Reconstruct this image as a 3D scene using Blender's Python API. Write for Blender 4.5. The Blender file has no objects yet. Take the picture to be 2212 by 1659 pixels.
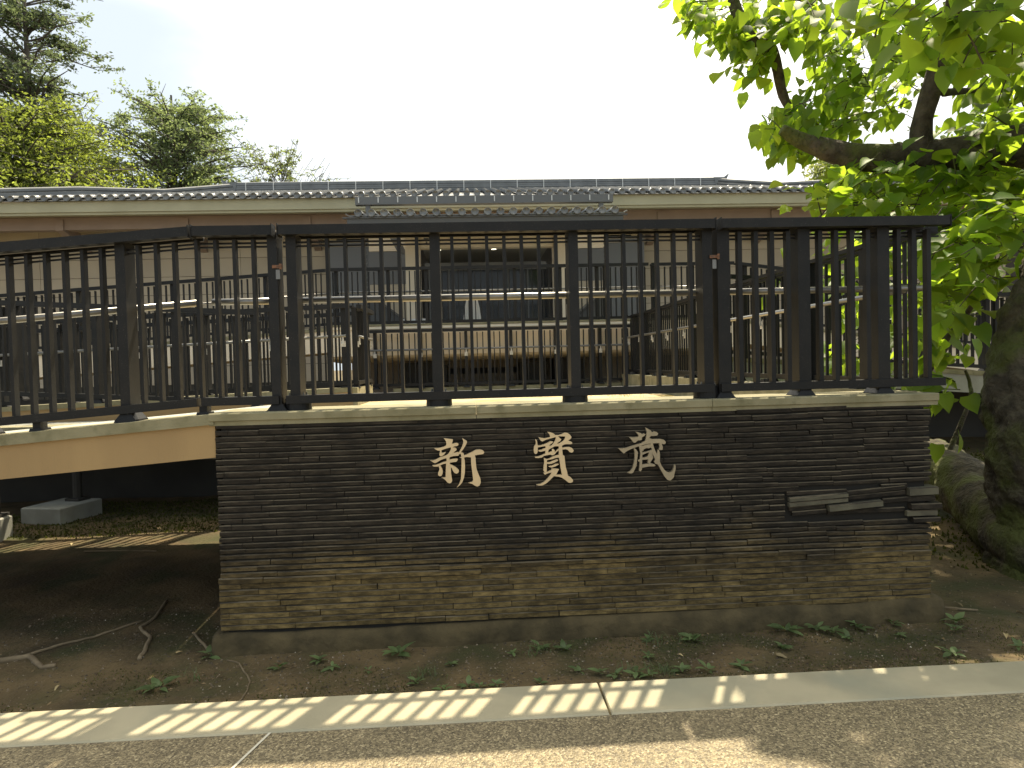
import bpy, bmesh, math, random
from mathutils import Vector, Matrix, noise as mnoise
R = math.radians
random.seed(7)
S = bpy.context.scene
# ---------------------------------------------------------------- camera
YAW, PITCH, ROLL, FOC, CD, CH = 0.05634, -0.02935, -0.02543, 710.0, 4.148, 1.6
_f = Vector((math.sin(YAW)*math.cos(PITCH), math.cos(YAW)*math.cos(PITCH), math.sin(PITCH)))
_r0 = Vector((math.cos(YAW), -math.sin(YAW), 0)); _u0 = _r0.cross(_f)
_r = _r0*math.cos(ROLL) + _u0*math.sin(ROLL); _u = _u0*math.cos(ROLL) - _r0*math.sin(ROLL)
cd = bpy.data.cameras.new('camera'); cam = bpy.data.objects.new('camera', cd); S.collection.objects.link(cam)
cam.matrix_world = Matrix(((_r.x, _u.x, -_f.x, 0), (_r.y, _u.y, -_f.y, -CD), (_r.z, _u.z, -_f.z, CH), (0, 0, 0, 1)))
cd.sensor_width = 36; cd.lens = 36*FOC/1024; cd.clip_start = .05; cd.clip_end = 2000
S.camera = cam
# ---------------------------------------------------------------- sky, sun, exposure
SUN_AZ, SUN_EL = R(25), R(58.3)      # azimuth measured from +Y towards +X
w = bpy.data.worlds.new('World'); S.world = w; w.use_nodes = True
nt = w.node_tree; nt.nodes.clear()
N = nt.nodes.new; L = nt.links.new
out = N('ShaderNodeOutputWorld'); bg = N('ShaderNodeBackground'); sky = N('ShaderNodeTexSky')
sky.sky_type = 'NISHITA'; sky.sun_disc = False; sky.sun_elevation = SUN_EL; sky.sun_rotation = SUN_AZ
sky.air_density = 1.0; sky.dust_density = 2.0
tc = N('ShaderNodeTexCoord'); mp = N('ShaderNodeMapping'); mp.inputs['Scale'].default_value = (1.2, 1.2, 3.0); mp.inputs['Rotation'].default_value = (0, R(12), 0)
nz = N('ShaderNodeTexNoise'); nz.inputs['Scale'].default_value = 1.7; nz.inputs['Detail'].default_value = 6; nz.inputs['Roughness'].default_value = .5
dt = N('ShaderNodeVectorMath'); dt.operation = 'DOT_PRODUCT'; dt.inputs[1].default_value = (math.sin(SUN_AZ)*math.cos(SUN_EL), math.cos(SUN_AZ)*math.cos(SUN_EL), math.sin(SUN_EL))
ad = N('ShaderNodeMath'); ad.operation = 'MULTIPLY_ADD'; ad.inputs[1].default_value = .40
mr = N('ShaderNodeMapRange'); mr.inputs[1].default_value = .80; mr.inputs[2].default_value = 1.08; mr.interpolation_type = 'SMOOTHSTEP'
veil = N('ShaderNodeMixRGB'); veil.inputs[0].default_value = .85; veil.inputs[2].default_value = (4.3, 4.7, 4.9, 1)     # thin high cloud over the blue
mx = N('ShaderNodeMixRGB'); mx.inputs[2].default_value = (15.0, 14.0, 11.8, 1)      # bright cloud round the sun
L(tc.outputs['Generated'], mp.inputs[0]); L(mp.outputs[0], nz.inputs['Vector']); L(nz.outputs[0], ad.inputs[0]); L(tc.outputs['Generated'], dt.inputs[0]); L(dt.outputs['Value'], ad.inputs[2])
L(ad.outputs[0], mr.inputs[0]); L(mr.outputs[0], mx.inputs[0]); L(sky.outputs[0], veil.inputs[1]); L(veil.outputs[0], mx.inputs[1]); L(mx.outputs[0], bg.inputs[0])
bg.inputs[1].default_value = .10; L(bg.outputs[0], out.inputs[0])
sd = bpy.data.lights.new('sun', 'SUN'); sun = bpy.data.objects.new('sun', sd); S.collection.objects.link(sun)
sd.energy = 4.4; sd.angle = R(.75); sd.color = (1, .87, .64)
_s = Vector((math.sin(SUN_AZ)*math.cos(SUN_EL), math.cos(SUN_AZ)*math.cos(SUN_EL), math.sin(SUN_EL)))
sun.rotation_euler = _s.to_track_quat('Z', 'Y').to_euler()
S.view_settings.view_transform = 'Standard'; S.view_settings.look = 'None'
S.view_settings.gamma = 1; S.view_settings.use_curve_mapping = False; S.view_settings.exposure = 1.08

# ---------------------------------------------------------------- helpers
col = S.collection
def lin(c): return tuple(((x/255)/12.92 if x/255 <= .04045 else (((x/255)+.055)/1.055)**2.4) for x in c)
def tag(o, label=None, cat=None, group=None, kind=None):
    if label: o['label'] = label
    if cat: o['category'] = cat
    if group: o['group'] = group
    if kind: o['kind'] = kind
    return o
def empty(name, label=None, cat=None, loc=(0, 0, 0), rz=0, group=None, kind=None):
    o = bpy.data.objects.new(name, None); col.objects.link(o); o.location = loc; o.rotation_euler.z = rz
    o.empty_display_size = .1
    return tag(o, label, cat, group, kind)
def link(name, me, parent=None, loc=None, rot=None, scale=None):
    o = bpy.data.objects.new(name, me); col.objects.link(o)
    if parent: o.parent = parent
    if loc is not None: o.location = loc
    if rot is not None: o.rotation_euler = rot
    if scale is not None: o.scale = scale
    return o
class MB:
    def __init__(s): s.v = []; s.f = []
    def add(s, vs, fs):
        n = len(s.v); s.v += [tuple(x) for x in vs]; s.f += [tuple(i+n for i in f) for f in fs]; return s
    def box(s, x0, x1, y0, y1, z0, z1, sh=0):   # sh: z shear along x
        vs = [(x, y, z+sh*(x-x0)) for x in (x0, x1) for y in (y0, y1) for z in (z0, z1)]
        return s.add(vs, [(0, 1, 3, 2), (4, 6, 7, 5), (0, 4, 5, 1), (2, 3, 7, 6), (0, 2, 6, 4), (1, 5, 7, 3)])
    def frustum(s, x, y, z0, z1, a, b, n=4, ay=None, by=None, rot=None):
        rot = math.pi/n if rot is None else rot
        k = 1/math.cos(math.pi/n) if n == 4 else 1
        ay = a if ay is None else ay; by = b if by is None else by
        vs = []
        for zz, rx, ry in ((z0, a, ay), (z1, b, by)):
            for i in range(n):
                t = rot+2*math.pi*i/n; vs.append((x+rx*k*math.cos(t), y+ry*k*math.sin(t), zz))
        fs = [tuple(range(n))[::-1], tuple(range(n, 2*n))] + [(i, (i+1) % n, n+(i+1) % n, n+i) for i in range(n)]
        return s.add(vs, fs)
    def tube(s, pts, rad, n=8, cap=True):
        pts = [Vector(p) for p in pts]; rad = rad if hasattr(rad, '__len__') else [rad]*len(pts)
        vs = []; prev = None
        for i, p in enumerate(pts):
            d = (pts[min(i+1, len(pts)-1)]-pts[max(i-1, 0)]).normalized()
            if prev is None: a = d.orthogonal().normalized()
            else: a = (prev-d*prev.dot(d)).normalized()
            prev = a; b = d.cross(a)
            for k in range(n):
                t = 2*math.pi*k/n; vs.append(p+(a*math.cos(t)+b*math.sin(t))*rad[i])
        m = len(pts); fs = [(i*n+k, i*n+(k+1) % n, (i+1)*n+(k+1) % n, (i+1)*n+k) for i in range(m-1) for k in range(n)]
        if cap: fs += [tuple(range(n))[::-1], tuple(range((m-1)*n, m*n))]
        return s.add(vs, fs)
    def prism(s, poly, y0, y1):                   # polygon in xz, extruded in y
        n = len(poly); vs = [(x, y0, z) for x, z in poly]+[(x, y1, z) for x, z in poly]
        return s.add(vs, [tuple(range(n)), tuple(range(n, 2*n))[::-1]]+[(i, n+i, n+(i+1) % n, (i+1) % n) for i in range(n)])
    def mesh(s, name, mat, smooth=False):
        me = bpy.data.meshes.new(name); me.from_pydata(s.v, [], s.f)
        if mat:
            for m in (mat if isinstance(mat, (list, tuple)) else [mat]): me.materials.append(m)
        if smooth:
            for p in me.polygons: p.use_smooth = True
        me.update(); return me
    def obj(s, name, mat, parent=None, loc=None, smooth=False, rot=None):
        return link(name, s.mesh(name, mat, smooth), parent, loc, rot)

def mat(name, c1, c2=None, scale=4, rough=.7, metal=0, bump=0, bscale=None, detail=4, rnd=0, c3=None, s3=1, t3=(.55, .7), spec=.5, vec=(1, 1, 1), lo=.35, hi=.65, island=False, trans=None):
    m = bpy.data.materials.new(name); m.use_nodes = True; t = m.node_tree; b = t.nodes['Principled BSDF']
    N = t.nodes.new; L = t.links.new
    b.inputs['Roughness'].default_value = rough; b.inputs['Metallic'].default_value = metal
    b.inputs['Specular IOR Level'].default_value = spec
    geo = N('ShaderNodeNewGeometry'); mp = N('ShaderNodeMapping'); mp.inputs['Scale'].default_value = vec
    L(geo.outputs['Position'], mp.inputs[0]); V = mp.outputs[0]
    def ramp(src, a, bb):
        r = N('ShaderNodeMapRange'); r.inputs[1].default_value = a; r.inputs[2].default_value = bb; L(src, r.inputs[0]); return r.outputs[0]
    def nse(sc, de=4):
        n = N('ShaderNodeTexNoise'); n.inputs['Scale'].default_value = sc; n.inputs['Detail'].default_value = de; L(V, n.inputs['Vector']); return n.outputs[0]
    c = None
    if c2:
        mxn = N('ShaderNodeMixRGB'); mxn.inputs[1].default_value = (*c1, 1); mxn.inputs[2].default_value = (*c2, 1)
        L(ramp(nse(scale, detail), lo, hi), mxn.inputs[0]); c = mxn.outputs[0]
    if c3:
        m3 = N('ShaderNodeMixRGB'); m3.inputs[2].default_value = (*c3, 1)
        if c: L(c, m3.inputs[1])
        else: m3.inputs[1].default_value = (*c1, 1)
        L(ramp(nse(s3, 6), *t3), m3.inputs[0]); c = m3.outputs[0]
    if rnd:
        if island: rs = geo.outputs['Random Per Island']
        else: oi = N('ShaderNodeObjectInfo'); rs = oi.outputs['Random']
        hs = N('ShaderNodeHueSaturation'); r = N('ShaderNodeMapRange'); r.inputs[3].default_value = 1-rnd; r.inputs[4].default_value = 1+rnd
        L(rs, r.inputs[0]); L(r.outputs[0], hs.inputs['Value'])
        if c: L(c, hs.inputs['Color'])
        else: hs.inputs['Color'].default_value = (*c1, 1)
        c = hs.outputs[0]
    if c: L(c, b.inputs['Base Color'])
    else: b.inputs['Base Color'].default_value = (*c1, 1)
    if bump:
        bp = N('ShaderNodeBump'); bp.inputs['Strength'].default_value = 1; bp.inputs['Distance'].default_value = bump
        L(nse(bscale or scale*3, 5), bp.inputs['Height']); L(bp.outputs[0], b.inputs['Normal'])
    if trans:
        tr = N('ShaderNodeBsdfTranslucent'); ms = N('ShaderNodeMixShader'); ms.inputs[0].default_value = trans[1]
        tr.inputs[0].default_value = (*trans[0], 1)
        if rnd:
            h2 = N('ShaderNodeHueSaturation'); h2.inputs['Color'].default_value = (*trans[0], 1); L(r.outputs[0], h2.inputs['Value']); L(h2.outputs[0], tr.inputs[0])
        L(b.outputs[0], ms.inputs[1]); L(tr.outputs[0], ms.inputs[2]); L(ms.outputs[0], t.nodes['Material Output'].inputs[0])
    return m
def at(dx, dy, Y):   # a point of the 2212-pixel-wide view at wall-depth Y
    x, y = dx*1024/2212, dy*1024/2212
    d = _f+_r*((x-512)/FOC)+_u*((384-y)/FOC); return Vector((0, -CD, CH))+d*((Y+CD)/d.y)

M_FENCE = mat('dark_bronze_paint', (.011, .0118, .0126), (.016, .0158, .0155), 9, .45, spec=.2, bump=.0006, bscale=60, c3=(.12, .11, .10), s3=230, t3=(.66, .74), rnd=.12)
M_TUBE = mat('brushed_steel', (.30, .29, .27), None, rough=.36, metal=.8)
M_CAST = mat('galvanised_casting', (.55, .54, .50), (.4, .39, .36), 30, .5, .2)
M_TUBE2 = mat('dull_grey_rail', (.16, .16, .155), None, rough=.32, metal=.3)
M_CONC = mat('weathered_concrete', (.27, .245, .15), (.18, .165, .09), 5, .85, bump=.002, bscale=90, c3=(.13, .12, .06), s3=9, t3=(.55, .75))
M_CONC2 = mat('grey_concrete', (.36, .36, .32), (.27, .27, .23), 4, .85, bump=.002, bscale=60)
M_TAN = mat('tan_render', (.37, .25, .115), (.32, .215, .10), 3, .85, bump=.001, bscale=120, c3=(.30, .21, .09), s3=3, t3=(.6, .8), vec=(1, 1, .25))
M_CREAM = mat('cream_render', (.80, .69, .52), (.74, .63, .47), 1.2, .85, bump=.001, bscale=60)
M_DARKW = mat('dark_grey_wall', (.045, .042, .036), (.03, .028, .024), 2, .8)
# ---------------------------------------------------------------- ground
def gh(x, y):          # height of the soil
    h = -.035+.02*mnoise.noise(Vector((x*.9, y*.9, 3)))+.012*mnoise.noise(Vector((x*3.1, y*3.1, 1)))
    h += .004*mnoise.noise(Vector((x*17, y*17, 5)))+.0025*mnoise.noise(Vector((x*37, y*37, 9)))
    if y < -.5: h += .03*min(1, (-.5-y)/.25)
    if x > 3.2 and y > 1.5: h += min((y-1.5)*.07, .4)*min((x-3.2)/1.5, 1)
    return h
def axis(fine0, fine1, step, far0, far1):
    a = []; v = fine0
    while v < fine1: a.append(v); v += step
    k = step; v = fine1
    while v < far1: a.append(v); k *= 1.35; v += k
    a.append(far1); k = step; v = fine0-step
    while v > far0: a.insert(0, v); k *= 1.35; v -= k
    a.insert(0, far0); return a
xs = axis(-5.6, 5.6, .03, -300, 300); ys = axis(-.80, 5.2, .03, -1.0, 400)
vs = [(x, y, gh(x, y) if y > -.85 else -.03) for y in ys for x in xs]; nx = len(xs)
fs = [(j*nx+i, j*nx+i+1, (j+1)*nx+i+1, (j+1)*nx+i) for j in range(len(ys)-1) for i in range(nx-1)]
gm = mat('damp_soil', (.155, .108, .048), (.066, .047, .020), 2.4, .95, bump=.014, bscale=38, detail=9, c3=(.050, .050, .014), s3=2.6, t3=(.46, .66))
mb = MB(); mb.v = vs; mb.f = fs; g = mb.obj('soil_ground', gm, smooth=True); tag(g, kind='structure')
# path in front: one sheet to beyond the camera
pm = bpy.data.materials.new('exposed_aggregate'); pm.use_nodes = True; t = pm.node_tree; b = t.nodes['Principled BSDF']
geo = t.nodes.new('ShaderNodeNewGeometry')
vo = t.nodes.new('ShaderNodeTexVoronoi'); vo.inputs['Scale'].default_value = 120
n1 = t.nodes.new('ShaderNodeTexNoise'); n1.inputs['Scale'].default_value = 1.3; n1.inputs['Detail'].default_value = 6
r1 = t.nodes.new('ShaderNodeValToRGB')
for e, c, p in zip((r1.color_ramp.elements[0], r1.color_ramp.elements[1]), ((.09, .072, .045, 1), (.52, .43, .26, 1)), (.05, .95)): e.color = c; e.position = p
e = r1.color_ramp.elements.new(.45); e.color = (.20, .16, .092, 1)
e = r1.color_ramp.elements.new(.8); e.color = (.34, .275, .16, 1)
m1 = t.nodes.new('ShaderNodeMixRGB'); m1.blend_type = 'MULTIPLY'; m1.inputs[0].default_value = .6
r2 = t.nodes.new('ShaderNodeMapRange'); r2.inputs[1].default_value = .3; r2.inputs[2].default_value = .7; r2.inputs[3].default_value = .62; r2.inputs[4].default_value = 1.1
bp = t.nodes.new('ShaderNodeBump'); bp.inputs['Distance'].default_value = .004; bp.inputs['Strength'].default_value = .9; bp.invert = True
for a, c in ((geo.outputs['Position'], vo.inputs['Vector']), (geo.outputs['Position'], n1.inputs['Vector']), (vo.outputs['Color'], r1.inputs[0]),
             (r1.outputs[0], m1.inputs[1]), (n1.outputs[0], r2.inputs[0]), (r2.outputs[0], m1.inputs[2]), (m1.outputs[0], b.inputs['Base Color']),
             (vo.outputs['Distance'], bp.inputs['Height']), (bp.outputs[0], b.inputs['Normal'])): t.links.new(a, c)
b.inputs['Roughness'].default_value = .55
mb = MB(); mb.add([(-60, -60, .03), (60, -60, .03), (60, -1.072, .03), (-60, -1.072, .03)], [(0, 1, 2, 3)]); tag(mb.obj('footpath', pm), kind='structure')
jm = mat('pale_joint_filler', (.6, .56, .45), None, rough=.8)
mb = MB(); 
for (x0, y0, x1, y1) in ((-.91, -1.075, -1.50, -3.2), (3.1, -1.075, 2.2, -3.6)):
    mb.add([(x0-.006, y0, .0345), (x0+.006, y0, .0345), (x1+.006, y1, .0345), (x1-.006, y1, .0345)], [(0, 3, 2, 1)])
j = mb.obj('path_joint', jm); tag(j, kind='structure')
# kerb of long concrete stones
K = empty('kerb', kind='structure')
km = mat('kerb_concrete', (.42, .37, .25), (.33, .295, .20), 3, .8, bump=.0012, bscale=220, detail=8, c3=(.27, .27, .20), s3=1.4, t3=(.5, .7), rnd=.04)
xsj = [-9.3, -7.0, -4.7, -2.4+.0]; joints = [-12, -8.6, -5.2, -1.9+.0, .585, 3.9, 7.2, 10.5, 14]
joints = [-12.6, -9.3, -6.0, -2.72, .575, 3.9, 7.2, 10.5, 14]
for a, bb in zip(joints, joints[1:]):
    mb = MB(); sk = .0
    x0, x1, y0, y1, zt = a+.005, bb-.005, -1.068, -.759, .036
    vsx = [(x0, y0, -.15), (x1, y0, -.15), (x1, y1, -.15), (x0, y1, -.15), (x0, y0, zt-.006), (x1, y0, zt-.006), (x1, y1, zt-.006), (x0, y1, zt-.006),
           (x0+.004, y0+.006, zt), (x1-.004, y0+.006, zt), (x1-.004, y1-.006, zt), (x0+.004, y1-.006, zt)]
    mb.add(vsx, [(0, 3, 2, 1), (0, 1, 5, 4), (1, 2, 6, 5), (2, 3, 7, 6), (3, 0, 4, 7), (4, 5, 9, 8), (5, 6, 10, 9), (6, 7, 11, 10), (7, 4, 8, 11), (8, 9, 10, 11)])
    mb.obj('kerb_stone', km, K)

# ---------------------------------------------------------------- slate sign wall
WX0, WX1, CT = -1.475, 2.765, 1.355
W = empty('slate_wall', 'long dark stacked-slate wall with three raised metal characters under the railing', 'wall', (0.64, .15, 0))
W0 = Vector((0.64, .15, 0))
def wl(v): return Vector(v)-W0
sm = bpy.data.materials.new('slate'); sm.use_nodes = True; t = sm.node_tree; b = t.nodes['Principled BSDF']; b.inputs['Roughness'].default_value = .75
def slate(m, island):
    m.node_tree.nodes['Principled BSDF'].inputs['Specular IOR Level'].default_value = .25
    t = m.node_tree; b = t.nodes['Principled BSDF']; N = t.nodes.new; L = t.links.new
    geo = N('ShaderNodeNewGeometry'); sp = N('ShaderNodeSeparateXYZ'); L(geo.outputs['Position'], sp.inputs[0])
    n = N('ShaderNodeTexNoise'); n.inputs['Scale'].default_value = 1.6; n.inputs['Detail'].default_value = 6; L(geo.outputs['Position'], n.inputs['Vector'])
    mpg = N('ShaderNodeMapping'); mpg.inputs['Scale'].default_value = (1, 1, 3.2); L(geo.outputs['Position'], mpg.inputs[0])
    n2 = N('ShaderNodeTexNoise'); n2.inputs['Scale'].default_value = 11; n2.inputs['Detail'].default_value = 12; n2.inputs['Roughness'].default_value = .7; L(mpg.outputs[0], n2.inputs['Vector'])
    rs = geo.outputs['Random Per Island'] if island else N('ShaderNodeObjectInfo').outputs['Random']
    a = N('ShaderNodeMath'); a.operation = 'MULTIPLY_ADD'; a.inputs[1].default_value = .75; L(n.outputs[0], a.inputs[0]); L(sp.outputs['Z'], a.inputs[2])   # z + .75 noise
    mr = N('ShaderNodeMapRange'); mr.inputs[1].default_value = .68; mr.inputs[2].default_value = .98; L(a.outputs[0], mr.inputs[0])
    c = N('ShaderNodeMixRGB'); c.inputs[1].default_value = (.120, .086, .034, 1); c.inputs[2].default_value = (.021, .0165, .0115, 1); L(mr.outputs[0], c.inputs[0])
    blot = N('ShaderNodeMapRange'); blot.inputs[1].default_value = .42; blot.inputs[2].default_value = .66; blot.inputs[3].default_value = .62; blot.inputs[4].default_value = 1.9; L(n2.outputs[0], blot.inputs[0])
    rr = N('ShaderNodeMapRange'); rr.inputs[3].default_value = .70; rr.inputs[4].default_value = 1.38; L(rs, rr.inputs[0])
    mu = N('ShaderNodeMath'); mu.operation = 'MULTIPLY'; L(blot.outputs[0], mu.inputs[0]); L(rr.outputs[0], mu.inputs[1])
    hs = N('ShaderNodeHueSaturation'); L(c.outputs[0], hs.inputs['Color']); L(mu.outputs[0], hs.inputs['Value']); L(hs.outputs[0], b.inputs['Base Color'])
    n3 = N('ShaderNodeTexNoise'); n3.inputs['Scale'].default_value = 55; n3.inputs['Detail'].default_value = 5; L(mpg.outputs[0], n3.inputs['Vector'])
    bp = N('ShaderNodeBump'); bp.inputs['Distance'].default_value = .0035; bp.inputs['Strength'].default_value = .8; L(n3.outputs[0], bp.inputs['Height']); L(bp.outputs[0], b.inputs['Normal'])
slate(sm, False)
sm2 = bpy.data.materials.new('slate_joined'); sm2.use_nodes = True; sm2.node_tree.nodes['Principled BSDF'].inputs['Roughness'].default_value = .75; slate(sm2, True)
mk = mat('wall_core_mortar', (.012, .011, .009), None, rough=.95)
MB().box(WX0+.03, WX1-.03, .012, .42, -.2, 1.275).obj('core', mk, W, -W0)
fm = mat('footing_mortar', (.105, .078, .035), (.050, .038, .016), 7, .95, bump=.02, bscale=16, detail=8)
# rough footing of mortar
mb = MB(); n = 150
for i in range(n+1):
    x = WX0-.05+(WX1+.11-WX0)*i/n; a = .025*mnoise.noise(Vector((x*3, 0, 0)))+.01*mnoise.noise(Vector((x*13, 0, 0))); bq = .02*mnoise.noise(Vector((x*2.5, 7, 0)))
    zt = .085+.03*(x/4)+bq
    mb.v += [(x, -.045+a, -.1), (x, -.04+a, zt*.5+bq), (x, -.022+a, zt-.01), (x, .02, zt), (x, .4, zt)]
for i in range(n):
    for k in range(4): mb.f.append((i*5+k, (i+1)*5+k, (i+1)*5+k+1, i*5+k+1))
mb.f += [(0, 1, 2, 3, 4), tuple(n*5+k for k in (4, 3, 2, 1, 0))]
mb.obj('footing', fm, W, -W0, smooth=True)
# slates
stones = []
rs = random.Random(3)
z = .095; ci = 0
zlist = []
while z < 1.268:
    low = z < .375
    h = .0325 if low else rs.choice((.0235, .0262, .0262, .029))
    zlist.append((z, h, low)); z += h+(.0018 if low else rs.choice((.006, .0078, .009)))
for ci, (z, h, low) in enumerate(zlist):
    x = WX0-.01 - (0, .09, .20, .05)[ci % 4]
    while x < WX1-.03:
        l = rs.choice((.17, .34, .34, .42, .42, .25)) * rs.uniform(.985, 1.015)
        x0 = max(x, WX0+(0 if not low else -.012)+rs.uniform(-.003, .003)); x1 = x+l
        if x1 > WX1-.10: x1 = WX1+rs.uniform(-.010, .004)
        if x1-x0 > .04:
            d = rs.uniform(0, .0035)
            tl = rs.uniform(-.0012, .0012)
            if low: d = rs.uniform(.001, .003)+.004*(rs.random() < .15)
            step = .37+.03*math.sin(x0*1.7)
            if step-.035 < z < step+.05: d += .010 if z > step else -.004; tl += rs.uniform(-.004, .004)
            bow = 0
            if x0 > 1.25 and z > .45:
                bow = min(1, (x0-1.25)*1.5)*.006*math.sin(x0*3.1+z*6); d += rs.uniform(0, .009); tl += rs.uniform(-.004, .007)
            stones.append([x0, x1, z+bow+rs.uniform(-.0012, .0012), h*rs.uniform(.94, 1.03), d, tl])
        x = x1+.0035
        if x1 >= WX1-.02: break
# the loosened slates near the right end
def clear(xa, xb, za, zb):
    global stones
    for s in stones:
        if s[2] < zb and s[2]+s[3] > za and s[0] < xa-.04 < s[1] <= xb: s[1] = xa-.004
    stones = [s for s in stones if not (s[0] < xb and s[1] > xa and s[2] < zb and s[2]+s[3] > za)]
loose = [(1.88, 2.24, .735, .026, .026, .018), (1.88, 2.24, .705, .026, .022, .02), (2.245, 2.60, .765, .026, .014, .024), (2.245, 2.60, .735, .026, .012, .022),
         (1.885, 2.10, .675, .026, .010, .012), (2.12, 2.45, .672, .036, .036, .022), (1.90, 2.11, .645, .026, .012, .01),
         (2.465, 2.62, .70, .028, .012, .008), (2.62, 2.80, .74, .046, .030, .004), (2.62, 2.79, .70, .034, .012, 0), (2.63, 2.82, .655, .034, .03, 0), (2.61, 2.80, .612, .034, .018, 0), (2.64, 2.815, .575, .028, .03, 0), (2.12, 2.60, .640, .026, .008, .004), (1.87, 2.24, .765, .024, .006, .004)]
clear(1.86, 2.9, .625, .782); clear(2.62, 2.9, .57, .79)
for L_ in loose: stones.append(list(L_))
M_EDGELIGHT = mat('slate_edge_highlight', (.15, .12, .075), (.040, .032, .021), 5, .9, lo=.42, hi=.62, detail=6)  # skylight on the slates' top edges, painted in as a paler mottled colour
M_PALE = mat('pale_slate', (.125, .115, .075), (.07, .062, .042), 9, .85, bump=.003, bscale=50, rnd=.2)
def stone_mesh(l, h, dep=.10):
    c = min(.0065, h*.24); mb = MB(); hx = l/2
    prof = [(-0, 0), (0, h-c), (c, h)]
    vs = []
    for x, k in ((-hx, 1), (hx, -1)):
        vs += [(x, 0+0.0008, .001), (x, 0, h-c*.8), (x, c*1.5, h), (x, dep, h), (x, dep, 0)]
    return mb.add(vs, [(0, 1, 2, 3, 4), (9, 8, 7, 6, 5), (0, 5, 6, 1), (1, 6, 7, 2), (2, 7, 8, 3), (4, 3, 8, 9), (0, 4, 9, 5)])
stones.sort(key=lambda s: -(s[1]-s[0])*s[3])
cache = {}; jb = MB()
for i, (x0, x1, z, h, d, tilt) in enumerate(stones):
    pale = (round(x0, 3), round(z, 3)) in ((1.88, .735), (1.88, .705), (2.12, .672), (2.62, .74), (2.61, .612))
    key = (round((x1-x0)*100)/100, round(h*500)/500, pale)
    if i < 298 or (x1, z) in [(q[1], q[2]) for q in loose]:
        if key not in cache: cache[key] = stone_mesh(*key[:2]).mesh('slate', [M_PALE if pale else sm, M_EDGELIGHT]); cache[key].polygons[3].material_index = 1
        o = link('slate', cache[key], W, wl(((x0+x1)/2, -d, z))); o.rotation_euler.y = -tilt/max(x1-x0, .1)*1.0
    else:
        q = stone_mesh(x1-x0, h); jb.add([(v[0]+(x0+x1)/2, v[1]-d, v[2]+z+tilt*v[0]/(x1-x0)) for v in q.v], q.f)
jo = jb.obj('slates', [sm2, M_EDGELIGHT], W, -W0); tag(jo, kind='stuff')
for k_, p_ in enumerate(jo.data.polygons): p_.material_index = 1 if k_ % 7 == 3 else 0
# coping: two stepped bands, three lengths
for a, bb in ((WX0-.03, .02), (.023, 1.42), (1.423, WX1+.05)):
    mb = MB(); pr = [(-.004, 1.283), (-.004, 1.308), (-.017, 1.312), (-.018, 1.349), (-.012, 1.355), (.45, 1.355), (.45, 1.283)]
    n = 24
    for i in range(n+1):
        x = a+(bb-a)*i/n; q = .0015*mnoise.noise(Vector((x*6, 1, 1)))
        mb.v += [(x, y+q, zz) for y, zz in pr]
    for i in range(n): mb.f += [(i*7+k, (i+1)*7+k, (i+1)*7+(k+1) % 7, i*7+(k+1) % 7) for k in range(7)]
    mb.f += [tuple(range(7))[::-1], tuple(n*7+k for k in range(7))]
    mb.obj('coping', M_CONC, W, -W0)
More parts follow.
